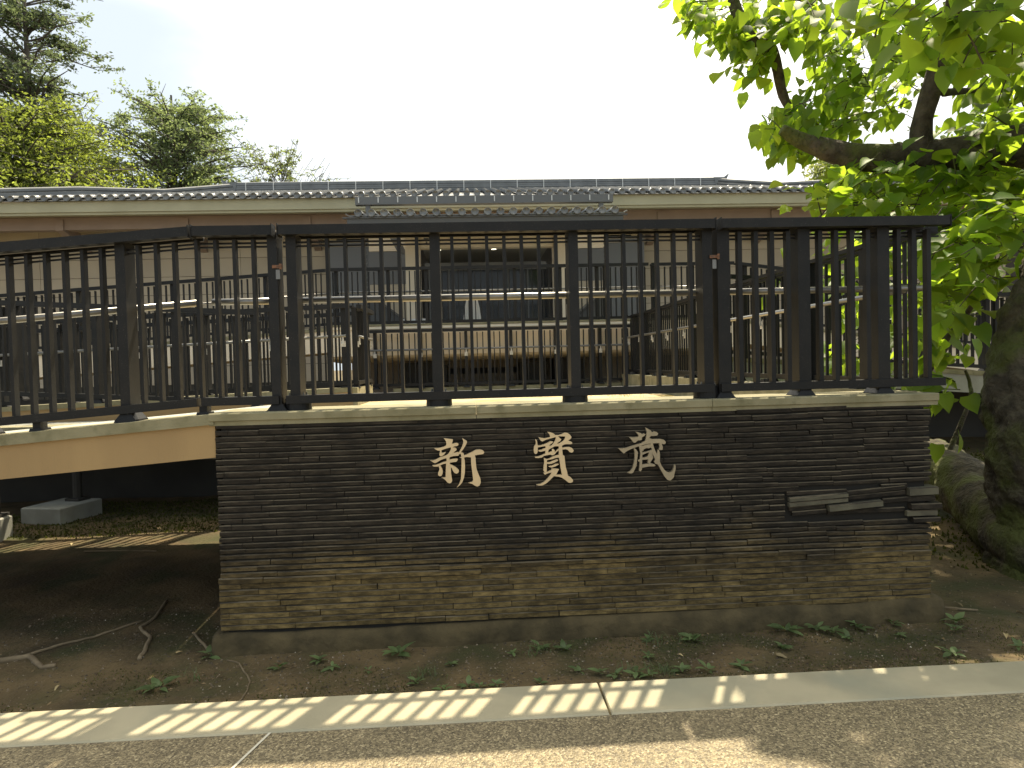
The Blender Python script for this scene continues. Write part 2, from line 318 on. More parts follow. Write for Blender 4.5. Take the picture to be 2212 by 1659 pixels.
# raised characters
GL = [[[(-172,1176),(-153,1173),(-120,1168),(-119,1162),(-123,1149),(-125,1140),(-122,1131),(-125,1121),(-132,1122),(-155,1117),(-178,1110),(-194,1104),(-208,1106),(-217,1111),(-229,1118),(-214,1119),(-194,1121),(-173,1126),(-160,1132),(-157,1143),(-159,1157),(-165,1168)],[(-127,1140),(-106,1146),(-94,1145),(-87,1139),(-89,1132),(-97,1128),(-111,1127),(-120,1122),(-129,1126)],[(-132,1119),(-111,1120),(-101,1115),(-99,1108),(-103,1101),(-112,1096),(-119,1090),(-132,1094)],[(-132,1094),(-110,1090),(-96,1093),(-89,1093),(-87,1074),(-110,1071),(-131,1070),(-142,1080)],[(-132,1124),(-120,1124),(-118,1103),(-121,1084),(-133,1075),(-147,1070),(-161,1072),(-170,1073),(-156,1079),(-146,1087),(-138,1099),(-132,1110)],[(-194,1108),(-187,1106),(-186,1092),(-178,1092),(-169,1094),(-161,1096),(-165,1089),(-174,1079),(-184,1073),(-192,1072),(-198,1076),(-199,1085),(-196,1096)],[(-254,1050),(-239,1048),(-218,1055),(-198,1065),(-179,1071),(-160,1076),(-133,1082),(-87,1081),(-89,1072),(-117,1071),(-140,1065),(-145,1060),(-159,1060),(-177,1056),(-193,1050),(-210,1040),(-226,1033),(-235,1038)],[(-242,1021),(-222,1023),(-199,1029),(-180,1038),(-159,1042),(-138,1052),(-120,1055),(-97,1056),(-93,1049),(-102,1037),(-118,1036),(-139,1033),(-160,1029),(-180,1026),(-197,1019),(-208,1013),(-227,1013),(-237,1015)],[(-159,1065),(-141,1064),(-142,1046),(-139,1020),(-135,999),(-135,969),(-131,941),(-130,925),(-137,915),(-147,913),(-158,919),(-167,931),(-180,943),(-191,948),(-167,948),(-165,989),(-162,1023),(-159,1044)],[(-206,1019),(-194,1016),(-186,999),(-182,985),(-184,971),(-191,958),(-201,956),(-210,963),(-210,975),(-204,988),(-201,999)],[(-141,1024),(-128,1019),(-112,1010),(-98,998),(-89,986),(-92,974),(-101,968),(-113,971),(-122,982),(-130,1001),(-137,1008)],[(-65,1173),(-55,1166),(-38,1155),(-38,1146),(-46,1131),(-58,1112),(-73,1094),(-80,1081),(-91,1081),(-84,1095),(-72,1115),(-61,1140),(-59,1156)],[(-82,1088),(-73,1092),(-61,1087),(-57,1078),(-58,1064),(-54,1043),(-53,1008),(-55,973),(-61,943),(-72,916),(-87,899),(-104,886),(-89,909),(-79,935),(-76,967),(-73,1020),(-72,1057),(-84,1062),(-73,1065),(-75,1081)],[(-62,1072),(-41,1077),(-13,1090),(13,1103),(36,1104),(54,1097),(61,1087),(54,1077),(33,1075),(5,1071),(9,1057),(10,1029),(13,992),(23,961),(34,935),(36,912),(28,894),(15,889),(3,893),(-15,906),(-37,912),(-15,917),(-8,925),(-10,951),(-13,983),(-17,1021),(-17,1060),(-41,1063),(-62,1060)]],[[(431,1194),(452,1190),(473,1180),(475,1174),(498,1173),(517,1179),(534,1187),(550,1184),(564,1173),(572,1161),(570,1151),(552,1140),(574,1130),(577,1123),(569,1118),(548,1119),(530,1118),(515,1110),(514,1106),(497,1107),(490,1122),(509,1130),(526,1141),(534,1155),(537,1164),(496,1167),(482,1163),(458,1157),(437,1153),(418,1147),(402,1139),(392,1143),(386,1153),(379,1164),(391,1161),(414,1157),(447,1163),(445,1176),(438,1186)],[(482,1166),(495,1165),(512,1147),(507,1139),(490,1128),(487,1124),(497,1121),(498,1107),(480,1109),(471,1108),(457,1101),(436,1090),(434,1109),(455,1115),(467,1129),(477,1145)],[(360,1153),(368,1148),(370,1139),(372,1123),(373,1102),(372,1078),(365,1068),(358,1067),(351,1074),(349,1093),(352,1112),(362,1125),(363,1139),(359,1149)],[(371,1117),(389,1116),(413,1124),(432,1130),(446,1139),(460,1137),(465,1134),(457,1128),(446,1120),(440,1111),(422,1112),(403,1110),(372,1105)],[(419,1119),(441,1123),(438,1100),(434,1079),(433,1062),(416,1063),(418,1089)],[(375,1089),(394,1091),(408,1098),(422,1100),(421,1086),(403,1082),(389,1079),(377,1083)],[(354,1052),(372,1052),(390,1058),(412,1067),(435,1073),(447,1078),(456,1080),(455,1094),(464,1094),(472,1085),(471,1073),(482,1084),(494,1094),(518,1099),(536,1102),(557,1102),(574,1095),(583,1082),(580,1072),(571,1068),(559,1072),(550,1084),(536,1090),(517,1088),(496,1085),(482,1075),(470,1061),(458,1056),(444,1061),(423,1057),(409,1055),(395,1045),(376,1043),(357,1045)],[(407,1043),(420,1037),(426,1035),(424,1007),(422,962),(418,958),(410,957),(403,970),(405,996),(409,1019)],[(420,1035),(439,1039),(465,1052),(496,1059),(514,1060),(528,1050),(530,1027),(534,984),(542,958),(545,935),(537,923),(516,927),(509,950),(505,974),(500,1016),(495,1042),(476,1040),(453,1033),(422,1029)],[(497,1112),(515,1110),(516,1088),(518,1056),(495,1055)],[(422,1016),(443,1018),(462,1026),(481,1032),(490,1030),(490,1024),(476,1017),(455,1008),(438,1006),(422,1008)],[(431,994),(452,996),(473,1005),(490,1007),(494,1002),(487,998),(471,990),(454,985),(438,988)],[(402,955),(423,960),(449,970),(452,980),(475,978),(495,974),(486,960),(478,943),(474,934),(462,933),(448,920),(431,904),(412,890),(393,882),(374,882),(359,888),(384,891),(405,902),(427,923),(444,943),(450,956),(428,952),(411,944)],[(474,941),(497,942),(516,939),(545,935),(563,923),(575,908),(574,896),(560,891),(546,895),(529,910),(509,924),(492,930),(471,933)]],[[(1011,1202),(1024,1195),(1043,1183),(1051,1171),(1062,1178),(1078,1173),(1087,1163),(1080,1153),(1064,1151),(1042,1151),(1030,1135),(1018,1124),(1006,1120),(1011,1134),(1016,1155),(1018,1178)],[(952,1179),(967,1175),(985,1169),(988,1163),(1002,1167),(1012,1161),(1002,1152),(989,1145),(988,1130),(976,1127),(968,1128),(959,1124),(949,1115),(940,1115),(931,1127),(914,1148),(938,1146),(966,1148),(970,1156),(962,1168)],[(847,1085),(873,1083),(894,1086),(920,1094),(956,1104),(982,1110),(1004,1122),(1018,1126),(1035,1139),(1047,1133),(1068,1133),(1097,1132),(1120,1126),(1131,1113),(1127,1102),(1117,1100),(1101,1106),(1075,1108),(1051,1107),(1018,1105),(994,1099),(977,1093),(961,1091),(942,1084),(918,1076),(899,1067),(879,1053),(865,1066)],[(1094,1109),(1106,1105),(1112,1083),(1110,1067),(1098,1066),(1088,1070),(1093,1084),(1091,1098)],[(939,1084),(951,1077),(963,1059),(961,1037),(956,1004),(954,980),(944,960),(931,937),(919,934),(898,938),(917,949),(930,967),(937,990),(943,1021),(944,1056)],[(970,1094),(991,1094),(988,1059),(989,1026),(986,989),(985,956),(977,944),(968,948),(971,980),(973,1003),(966,1002),(962,1010),(973,1016),(978,1050)],[(984,1092),(1008,1099),(1027,1103),(1041,1101),(1046,1086),(1029,1079),(1013,1081),(998,1073),(991,1059),(987,1085)],[(987,1055),(1007,1059),(1026,1063),(1046,1070),(1049,1053),(1031,1056),(1012,1051),(993,1043),(987,1042)],[(986,1025),(1007,1027),(1021,1032),(1031,1058),(1048,1053),(1050,1034),(1053,1022),(1044,1008),(1032,990),(1018,995),(1025,1013),(1006,1013),(986,1012)],[(983,984),(1006,987),(1034,991),(1060,984),(1066,976),(1058,971),(1027,972),(1003,968),(983,965)],[(1038,1112),(1052,1111),(1058,1085),(1067,1061),(1076,1042),(1081,1070),(1089,1067),(1094,1039),(1092,999),(1101,976),(1117,951),(1131,937),(1147,932),(1162,936),(1172,950),(1178,971),(1182,979),(1186,970),(1185,947),(1177,919),(1176,907),(1163,891),(1151,884),(1137,888),(1118,911),(1100,945),(1086,971),(1079,983),(1065,986),(1058,1001),(1065,1012),(1054,1036),(1048,1053),(1046,1072),(1040,1090)]]]
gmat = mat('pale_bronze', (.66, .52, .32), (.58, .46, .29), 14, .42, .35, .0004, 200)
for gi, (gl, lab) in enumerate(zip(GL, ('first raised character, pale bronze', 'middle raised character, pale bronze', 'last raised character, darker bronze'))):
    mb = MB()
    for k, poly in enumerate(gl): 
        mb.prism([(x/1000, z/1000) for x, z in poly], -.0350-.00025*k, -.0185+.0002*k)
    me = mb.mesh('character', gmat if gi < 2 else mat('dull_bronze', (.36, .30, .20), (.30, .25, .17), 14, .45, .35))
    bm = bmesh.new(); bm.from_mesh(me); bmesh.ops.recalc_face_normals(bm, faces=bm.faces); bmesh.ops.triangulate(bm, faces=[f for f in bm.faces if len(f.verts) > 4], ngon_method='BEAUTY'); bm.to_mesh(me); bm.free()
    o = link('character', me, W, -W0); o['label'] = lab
# ---------------------------------------------------------------- raised court behind the wall
cm = mat('pale_packed_sand', (.50, .40, .24), (.40, .32, .18), 3, .95, bump=.006, bscale=70, detail=8, c3=(.34, .24, .05), s3=.9, t3=(.52, .66))
xs = [-1.478+i*.12 for i in range(36)]; ys = [.4+i*.12 for i in range(74)]
mb = MB(); nx = len(xs); mb.v = [(x, y, 1.10+.018*mnoise.noise(Vector((x, y, 0)))+.008*mnoise.noise(Vector((x*4, y*4, 2)))) for y in ys for x in xs]
mb.f = [(j*nx+i, j*nx+i+1, (j+1)*nx+i+1, (j+1)*nx+i) for j in range(len(ys)-1) for i in range(nx-1)]
tag(mb.obj('court_ground', cm, smooth=True), kind='structure')
mb = MB().box(-1.478, 2.78, .43, 9.2, -.2, 1.04).box(-1.95, 3.9, 9.2, 11, -.2, 1.02)
tag(mb.obj('court_retaining_base', M_DARKW), kind='structure')
sg = MB()
for k in range(260):
    x, y = random.uniform(.9, 2.75), random.uniform(3.6, 8.9)
    if (x-2.1)**2+((y-7)/2.2)**2 > 1.3*random.random()+.3: continue
    for q in range(4):
        a = random.uniform(0, 6.28); h = random.uniform(.01, .035); xx, yy = x+random.gauss(0, .05), y+random.gauss(0, .08)
        sg.add([(xx-.004, yy, 1.09), (xx+.004, yy, 1.09), (xx+.02*math.cos(a), yy+.02*math.sin(a), 1.105+h)], [(0, 1, 2)])
tag(sg.obj('dry_grass', mat('ochre_grass', (.42, .30, .05), (.22, .24, .05), 3, .8)), 'thin ochre grass patch on the sandy court', 'grass', kind='stuff')
# ---------------------------------------------------------------- railings
FH = 1.075
M_CAP = mat('cap_board_paint', (.16, .14, .12), None, rough=.5)
_pc = {}
def cached(key, fn, m, smooth=False):
    if key not in _pc: _pc[key] = fn().mesh(key[0], m, smooth)
    return _pc[key]
def fence(label, P0, P1, posts, gap=.104, foot='plate', hand=1, full=True, pd=.046, pw=.019, hz=.66, tube=None, group='dark metal railings of the ramps and terraces', ends=(0, 0), postw=.055, postd=.13, stubs=()):
    P0, P1 = Vector(P0), Vector(P1); dv = P1-P0; Lh = math.hypot(dv.x, dv.y); sl = dv.z/Lh
    F = empty('railing', label, 'railing', P0, math.atan2(dv.y, dv.x), group)
    near = full
    e0, e1 = -ends[0], Lh+ends[1]
    # rails
    MB().box(e0, e1, -.078, -.012, .040+sl*e0, .088+sl*e0, sl).obj('bottom_rail', M_FENCE, F)
    MB().box(e0, e1, -.130, -.066, 1.018+sl*e0, FH-.002+sl*e0, sl).obj('top_rail', M_FENCE, F)
    if full:
        MB().box(e0, e1, -.0655, .145, 1.052+sl*e0, 1.064+sl*e0, sl).obj('cap_board', M_CAP, F)
        for zc in (.984, .962): MB().box(e0, e1, -.020, -.008, zc+sl*e0, zc+.011+sl*e0, sl).obj('thin_rail', M_FENCE, F)
        for y in (.125,):
            MB().box(e0, e1, y, y+.014, 1.034+sl*e0, 1.0515+sl*e0, sl).obj('cap_rib', M_FENCE, F)
        [MB().box(q-.002, q+.002, -.134, -.05, 1.010+sl*q, FH+.006+sl*q).obj('rail_end', M_FENCE, F) for q in (e0-.004, e1+.004)]
    else:
        MB().box(e0, e1, -.02, .03, 1.03+sl*e0, 1.06+sl*e0, sl).obj('cap_bar', M_FENCE, F)
    # posts
    for d in stubs:
        o = link('stub_post', cached(('stub_post',), lambda: MB().box(-.022, .022, -.05, .02, .002, .0395), M_FENCE), F, (d, 0, sl*d))
        link('post_base', cached(('post_base', 's'), lambda: MB().frustum(0, -.015, -.012, .004, .036, .033, 4, .05, .046), M_FENCE), o)
    for d in posts:
        zb = sl*d
        def pm():
            m = MB().box(-postw/2, postw/2, -.060, -.060+postd, .002, 1.034)
            if full: m.box(-.02, .02, -.0605, .15, 1.034, 1.0355)
            return m
        o = link('post', cached(('post', postw, postd, full), pm, M_FENCE), F, (d, 0, zb))
        if foot == 'round':
            def fm_():
                m = MB().frustum(0, 0, -.006, .070, .078, .076, 20); m.frustum(0, 0, .0705, .076, .070, .070, 20); return m
            ft = link('post_base', cached(('post_base', 'r'), fm_, M_FENCE, False), o, (0, .005, 0))
            for k in range(4):
                a = R(45+90*k)
                link('bolt', cached(('bolt',), lambda: MB().frustum(0, 0, 0, .012, .009, .009, 6).frustum(0, 0, .012, .026, .0045, .0045, 6), M_TUBE2), o, (.058*math.cos(a), .005+.055*math.sin(a), .076))
        else:
            def fm2(): return MB().frustum(0, .005, -.012, .004, .062, .058, 4, .085, .080).frustum(0, .005, .0042, .040, .056, .031, 4, .078, .068)
            link('post_base', cached(('post_base', 'p'), fm2, M_FENCE), o)
        if hand:
            def br():
                y = hand*(.115 if full else .09)
                return MB().box(-.012, .012, *(sorted((hand*.0905 if full else hand*.07, y+hand*.012))), hz-.105, hz-.085).box(-.010, .010, *(sorted((y-hand*.008, y+hand*.008))), hz-.086, hz-.014).box(-.03, .03, *(sorted((hand*.0705, hand*.077))), hz-.135, hz-.06)
            link('handrail_bracket', cached(('handrail_bracket', hand, hz, full), br, M_CAST), o)
    # pickets
    ds = sorted(posts)
    segs = [(e0-.0, ds[0])]+list(zip(ds, ds[1:]))+[(ds[-1], e1)]
    pk = cached(('picket', pw, pd), lambda: MB().box(-pw/2, pw/2, -.045-pd/2, -.045+pd/2, .0885, 1.0045), M_FENCE)
    for a, bb in segs:
        if bb-a < gap*.9: continue
        n = max(1, round((bb-a)/gap)-1)
        for i in range(n):
            d = a+(bb-a)*(i+1)/(n+1)
            link('picket', pk, F, (d, 0, sl*d))
    if not posts[0] < .1 and stubs and stubs[0] == 0: link('picket', pk, F, (0, 0, 0))
    if hand:
        y = hand*(.115 if full else .09)
        tr = tube or (.021 if full else .018)
        MB().tube([(e0+.02, y, hz+sl*e0), (e1-.02, y, hz+sl*e1)], tr, 10).obj('handrail', M_TUBE if hand > 0 else M_TUBE2, F, smooth=True)
    return F
def frange(a, b, s):
    o = []; 
    while a <= b+1e-6: o.append(a); a += s
    return o
z0 = CT
NG = 'railing sections along the front edge'
fence('central front railing section on round post bases above the three characters', (-1.09, .15, z0), (1.47, .15, z0), [.053, .89, 1.716, 2.53], foot='round', group=NG, postw=.058, postd=.14)
fence('short level front railing section above the right end of the slate wall', (1.51, .15, z0), (2.86, .15, z0), [.03, .53, 1.03], group=NG, postd=.11, postw=.075, ends=(0, .06), pw=.026, pd=.045, gap=.10)
fence('short level front railing section ending beside the leftmost round-based post', (-1.575, .15, z0), (-1.13, .15, z0), [.43], stubs=[.0], group=NG)
fence('front railing on the sloping tan ramp at the far left', (-6.6, .15, z0-.355), (-1.60, .15, z0-.002), [.27, 1.10, 1.93, 2.76, 3.76, 4.59], stubs=[.68, 1.51, 2.34, 3.17, 4.08], group=NG)

M_RUST = mat('rusty_iron', (.22, .10, .05), (.10, .06, .04), 60, .8)
for rn, lx, zz_ in (('short level front railing section ending', .462, .845), ('short level front railing section above', -.028, .86)):
    F = [o for o in bpy.data.objects if o.name.startswith('railing') and o.get('label', '').startswith(rn)][0]
    lp = MB().box(lx-.012, lx+.012, -.066, -.0605, zz_-.075, zz_-.02).obj('latch_plate', M_TUBE2, F); MB().box(lx-.030, lx+.030, -.075, -.067, zz_-.012, zz_+.006).frustum(lx+.02, -.08, zz_-.02, zz_+.012, .008, .008, 8).obj('latch_bolt', M_RUST, F)
# ---------------------------------------------------------------- left ramps
def slab(name, label, cat, x0, x1, y0, y1, zt0, zt1, th, m=None, lip=.06, group=None):
    """sloping deck with a tan side and a concrete lip"""
    s = empty(name, label, cat, ((x0+x1)/2, y0, 0), group=group); o = Vector(s.location)
    sl = (zt1-zt0)/(x1-x0)
    MB().box(x0, x1, y0+.008, y1, zt0-th, zt0-lip-.001, sl).obj('deck', m or M_TAN, s, -o)
    n = 1
    MB().box(x0, x1, y0-.012, y0+.30, zt0-lip, zt0, sl).obj('lip', M_CONC, s, -o)
    MB().box(x0, x1, y0+.302, y1+.02, zt0-lip, zt0-.03, sl).obj('walking_surface', M_CONC2, s, -o)
    return s
slab('ramp', 'tan-sided ramp sloping down to the left from the slate wall', 'ramp', -9, WX0-.004, 0, 1.66, z0-.542, z0-.003, .25, group='ramps')
slab('shade_slab', 'added unseen slab behind the front ramp, shading the soil below', 'slab', -9, -1.43, 1.60, 3.22, 1.02, 1.02, .12, M_CONC2, group='ramps')  # added for its shadow on the soil, hidden below the sight line
slab('shade_slab', 'added unseen shading slab under the middle railing on the left', 'slab', -9, -1.43, 3.84, 4.99, 1.04, 1.04, .12, M_CONC2, group='ramps')  # second added shade slab; the slot between them leaves a sunlit strip
fence('middle left railing falling gently to the right behind the front ramp', (-7.6, 3.92, 1.50), (-2.35, 3.92, 1.18), frange(.1, 5.2, .85), hand=0, full=False)
slab('ramp', 'tan-sided second ramp further back on the left, reaching the court', 'ramp', -9, -1.52, 5.0, 6.4, 1.12, 1.345, .30, group='ramps')
MB().box(-1.518, -1.46, 5.0, 6.4, .9, 1.34).obj('end_face', M_CONC, bpy.data.objects['ramp.001'] if 'ramp.001' in bpy.data.objects else None, -Vector(bpy.data.objects['ramp.001'].location))
fence('railing of the second ramp on the left, ending at the sandy court', (-7.8, 5.08, 1.125), (-1.56, 5.08, 1.335), frange(.3, 6.0, .83)+[6.18], hand=-1, full=False, hz=.665)
fence('short railing running back from the corner of the sandy court', (-1.53, 5.12, 1.335), (-1.53, 6.35, 1.335), [.05, .62, 1.15], hand=-1, full=False, postd=.06, pd=.025, pw=.02)
fence('back railing of the second ramp on the left', (-7.8, 6.35, 1.12), (-1.6, 6.35, 1.33), frange(.3, 6.1, .83), hand=0, full=False)
MB_ = MB().box(-9, -1.48, 5.35, 5.6, -.2, .98)
w2 = MB_.obj('support_wall', M_DARKW); tag(w2, 'dark support wall under the ramps at the left', 'wall')
# ---------------------------------------------------------------- right walkway
kb = MB().box(2.80, 2.98, .46, 9.1, .7, 1.345).obj('walkway_kerb', M_CONC); tag(kb, 'long concrete kerb carrying the receding railing on the right of the court', 'kerb')
fence('right railing running straight back from the front corner to the terrace', (2.90, .30, 1.345), (2.90, 8.9, 1.345), frange(.66, 8.6, .83), hand=1, full=False, pw=.02, pd=.02, postd=.075)
# ---------------------------------------------------------------- terrace
T = empty('terrace', 'raised cream-faced entrance terrace in front of the building', 'terrace', (.7, 9.1, 1.1)); TO = Vector(T.location)
mb = MB(); prof = [(9.08, 2.34), (9.07, 2.29), (9.10, 2.285), (9.10, 1.80), (9.16, 1.755), (9.5, 1.70), (10.2, 1.68), (10.2, 2.30)]
mb.v = [(x, y, z) for x in (-2.6, 5.05) for y, z in prof]; n = len(prof)
mb.f = [(k, (k+1) % n, n+(k+1) % n, n+k) for k in range(n)]+[tuple(range(n))[::-1], tuple(range(n, 2*n))]
mb.obj('fascia', M_CREAM, T, -TO)
MB().box(-2.6, 5.05, 9.06, 9.32, 2.345, 2.375).obj('edge_strip', M_CONC, T, -TO)
MB().box(-2.6, 5.05, 9.33, 15, 2.305, 2.345).obj('floor', M_CONC2, T, -TO)
MB().box(-2.5, 4.9, 10.9, 11.1, 1.0, 2.3).obj('under_wall', mat('under_terrace_wall', (.34, .29, .22), None, rough=.9), T, -TO)
for x0, x1, zt in ((-1.35, -.75, 1.66), (-.62, -.48, 1.60), (.95, 1.45, 1.62), (1.62, 2.22, 1.66)):
    MB().box(x0, x1, 9.75, 10.3, 1.02, zt).obj('dark_cabinet', M_DARKW, T, -TO)
for k in range(7): MB().box(-.45+.21*k, -.45+.21*k+.16, 10.86, 10.895, 1.40, 1.52).obj('vent', mat('vent_dark', (.01, .01, .012)), T, -TO)
kb2 = MB().box(-1.44, 2.79, 8.95, 9.06, 1.0, 1.19).obj('court_kerb', M_CONC); tag(kb2, 'low concrete kerb at the back of the court', 'kerb')
fence('low railing at the back of the court, in front of the cream terrace face', (-1.95, 9.0, 1.19), (3.35, 9.0, 1.19), frange(.2, 5.2, .83), hand=-1, full=False, hz=.70)
fence('upper railing on the edge of the entrance terrace', (-2.55, 9.16, 2.345), (3.36, 9.16, 2.345), [.1, .9, 1.05, 1.75, 2.55, 3.4, 4.25, 4.95, 5.1, 5.8], hand=1, full=False, hz=.64)
fence('upper railing on the terrace, right part beyond the entrance', (3.42, 9.16, 2.34), (5.0, 9.16, 2.34), [.05, .8, 1.5], hand=1, full=False, hz=.64)
slab('ramp', 'cream-sided upper ramp in front of the building at the left', 'ramp', -12, -2.62, 9.1, 10.5, 1.75, 2.33, .45, M_CREAM, group='ramps')
fence('upper ramp railing sloping down to the left in front of the building', (-11.5, 9.16, 1.80), (-2.62, 9.16, 2.335), frange(.3, 8.8, .83), hand=1, full=False, hz=.64)
slab('ramp', 'cream-sided upper ramp sloping down to the right in front of the building', 'ramp', 5.07, 14, 9.1, 10.5, 2.33, 1.10, .45, M_CREAM, group='ramps')
fence('upper ramp railing sloping down to the right in front of the building', (5.04, 9.16, 2.335), (12.5, 9.16, 1.33), frange(.2, 7.3, .83), hand=1, full=False, hz=.64)
mbx = slab('ramp', 'dark-sided lower ramp on the right behind the tree trunk', 'ramp', 3.3, 11, 5.0, 6.3, 1.62, 1.0, .3, M_CONC2, group='ramps')
fence('lower ramp railing on the right seen between the foliage and the tree trunk', (3.4, 5.06, 1.61), (9.5, 5.06, 1.115), frange(.2, 6, .83), hand=0, full=False)
rw = MB().box(3.0, 12, 6.3, 6.6, -.2, 1.3).obj('support_wall', M_DARKW); tag(rw, 'dark support wall under the lower ramp at the right', 'wall')

# ---------------------------------------------------------------- museum building
B = empty('exhibition_building', 'low beige exhibition building with a grey tiled hipped roof and an entrance canopy', 'building', (.4, 13, 1.1)); BO = Vector(B.location)
def bp_(name, m, mb, smooth=False): return mb.obj(name, m, B, -BO, smooth=smooth)
M_WALL = mat('beige_panel', (.46, .395, .29), (.41, .35, .26), .8, .85, rnd=.05)
M_TILE = mat('grey_roof_tile', (.125, .13, .128), (.085, .088, .086), 3, .26, spec=.75, bump=.002, bscale=40, rnd=.25)
M_WOOD = mat('brown_beam', (.32, .245, .20), (.28, .215, .175), 2, .8)
M_SOF = mat('soffit_board', (.30, .24, .19), None, rough=.85)
M_EAVE = mat('eave_board', (.40, .38, .26), (.35, .33, .22), 1.3, .8)
M_SHUT = mat('grey_shutter', (.12, .122, .12), None, rough=.5)
M_GLASS = bpy.data.materials.new('dim_glass'); M_GLASS.use_nodes = True
_b = M_GLASS.node_tree.nodes['Principled BSDF']; _b.inputs['Base Color'].default_value = (.02, .025, .03, 1); _b.inputs['Roughness'].default_value = .08; _b.inputs['Alpha'].default_value = .45
XL, XR, YE, YR, ZE, ZR = -10.9, 11.7, 13.0, 17.2, 5.68, 6.93
RL, RR_ = -6.7, 7.5
XL2, XR2 = -17.0, 16.0
# wall panels: courses .47 high, recessed joints
_mj = mat('dark_joint', (.05, .045, .035), None, rough=.9)  # dark core colour seen in the panel joints
for _x in ((-17, -3.75), (4.75, 17)): bp_('wall_core', _mj, MB().box(_x[0], _x[1], 15.03, 15.4, .5, 5.3))
zz = 1.25
while zz < 5.3:
    for x0, x1 in ((-17, -14.0), (-13.99, -11.1), (-11.09, -8.2), (-8.19, -6.0), (-5.99, -3.75), (4.75, 7.0), (7.01, 9.2), (9.21, 12), (12.01, 15)):
        bp_('wall_panel', M_WALL, MB().box(x0, x1, 15.0, 15.035, zz+.006, min(zz+.466, 5.38)))
    zz += .472
# entrance bay
bp_('column', M_CREAM, MB().box(-1.42, -1.10, 12.0, 12.4, 2.34, 4.95)); bp_('column', M_CREAM, MB().box(1.94, 2.24, 12.0, 12.4, 2.34, 4.95))
bp_('lintel', M_CREAM, MB().box(-1.095, 1.935, 12.05, 12.3, 4.24, 4.95))
bp_('lobby_ceiling', mat('lobby_ceiling', (.22, .22, .21), None, rough=.7), MB().box(-1.1, 1.94, 12.45, 16.2, 4.40, 4.46))
bp_('lobby_wall', mat('lobby_wall', (.14, .14, .14), (.09, .09, .09), 2, .6), MB().box(-3.7, 4.7, 16.2, 16.4, 2.3, 5.6)); bp_('upper_ceiling', mat('dark_ceiling', (.12, .11, .10), None, rough=.9), MB().box(-3.74, 4.74, 15.11, 16.19, 5.40, 5.44))
bp_('shutter', M_SHUT, MB().box(-3.62, -2.55, 14.4, 14.5, 2.34, 4.86)); bp_('shutter', M_SHUT, MB().box(3.6, 4.62, 14.4, 14.5, 2.34, 4.86))
bp_('side_panel', M_CREAM, MB().box(-2.54, -1.45, 14.3, 14.4, 4.55, 4.82).box(-2.54, -1.45, 14.3, 14.4, 4.835, 5.3)); bp_('side_panel', M_CREAM, MB().box(2.6, 3.59, 14.3, 14.4, 4.55, 4.82).box(2.6, 3.59, 14.3, 14.4, 4.835, 5.3))
bp_('side_panel', M_WALL, MB().box(-2.54, -1.45, 14.3, 14.4, 2.34, 3.7)); bp_('side_panel', M_WALL, MB().box(2.6, 3.59, 14.3, 14.4, 2.34, 3.7))
bp_('dark_transom', M_SHUT, MB().box(-2.54, -1.45, 14.32, 14.38, 3.71, 4.54)); bp_('dark_transom', M_SHUT, MB().box(2.6, 3.59, 14.32, 14.38, 3.71, 4.54))
bp_('diagonal_brace', M_SHUT, MB().add([(-1.95, 12.5, 4.86), (-1.75, 12.5, 4.86), (-1.42, 12.5, 4.2), (-1.62, 12.5, 4.2), (-1.95, 12.6, 4.86), (-1.75, 12.6, 4.86), (-1.42, 12.6, 4.2), (-1.62, 12.6, 4.2)], [(0, 3, 2, 1), (4, 5, 6, 7), (0, 1, 5, 4), (1, 2, 6, 5), (2, 3, 7, 6), (3, 0, 4, 7)]))
for i in range(6):
    xa = -1.0+i*.49
    fr = bp_('door_frame', M_SHUT, MB().box(xa, xa+.03, 13.6, 13.65, 2.34, 4.0).box(xa+.031, xa+.489, 13.6, 13.65, 3.94, 4.0))
    g_ = MB().box(xa+.032, xa+.488, 13.615, 13.625, 2.36, 3.93).obj('pane', M_GLASS, fr)
bp_('door_lintel', M_SHUT, MB().box(-1.08, 1.93, 13.55, 13.7, 4.005, 4.12))
M_LAMP = bpy.data.materials.new('lit_lamp'); M_LAMP.use_nodes = True; _n = M_LAMP.node_tree.nodes['Principled BSDF']; _n.inputs['Emission Color'].default_value = (1, .9, .65, 1); _n.inputs['Emission Strength'].default_value = 4
for x in (-.72, .62): bp_('ceiling_lamp', M_LAMP, MB().frustum(x, 13.2, 4.38, 4.399, .06, .05, 10))
for x in (-.95, .95): bp_('ceiling_post', M_SHUT, MB().box(x-.04, x+.04, 14.4, 14.48, 3.9, 4.39))
bp_('floodlight', M_SHUT, MB().frustum(-.93, 11.9, 4.42, 4.58, .06, .10, 12).box(-.95, -.91, 11.9, 11.94, 4.3, 4.42))
bp_('wall_base', M_DARKW, MB().box(XL2, XR2, 15.45, 15.6, -.2, 1.24))
# soffit, eave boards, brackets
bp_('soffit', M_SOF, MB().box(XL2, XR2, 13.265, 15.1, 5.40, 5.44))
bp_('eave_board', M_EAVE, MB().box(XL2, XR2, 13.06, 13.22, 5.375, 5.62).box(XL2+.05, XR2-.05, 13.10, 13.26, 5.315, 5.372))
bp_('eave_beam', M_WOOD, MB().box(XL2, XR2, 13.75, 14.0, 5.10, 5.395))
x = -15.75
while x < 15:
    bp_('bracket', M_WOOD, MB().add([(x-.09, 13.70, 5.34), (x-.09, 13.70, 5.08), (x-.09, 14.99, 4.70), (x-.09, 14.99, 5.0), (x+.09, 13.70, 5.34), (x+.09, 13.70, 5.08), (x+.09, 14.99, 4.70), (x+.09, 14.99, 5.0)], [(0, 1, 2, 3), (7, 6, 5, 4), (0, 4, 5, 1), (1, 5, 6, 2), (2, 6, 7, 3), (3, 7, 4, 0)]))
    x += 2.95
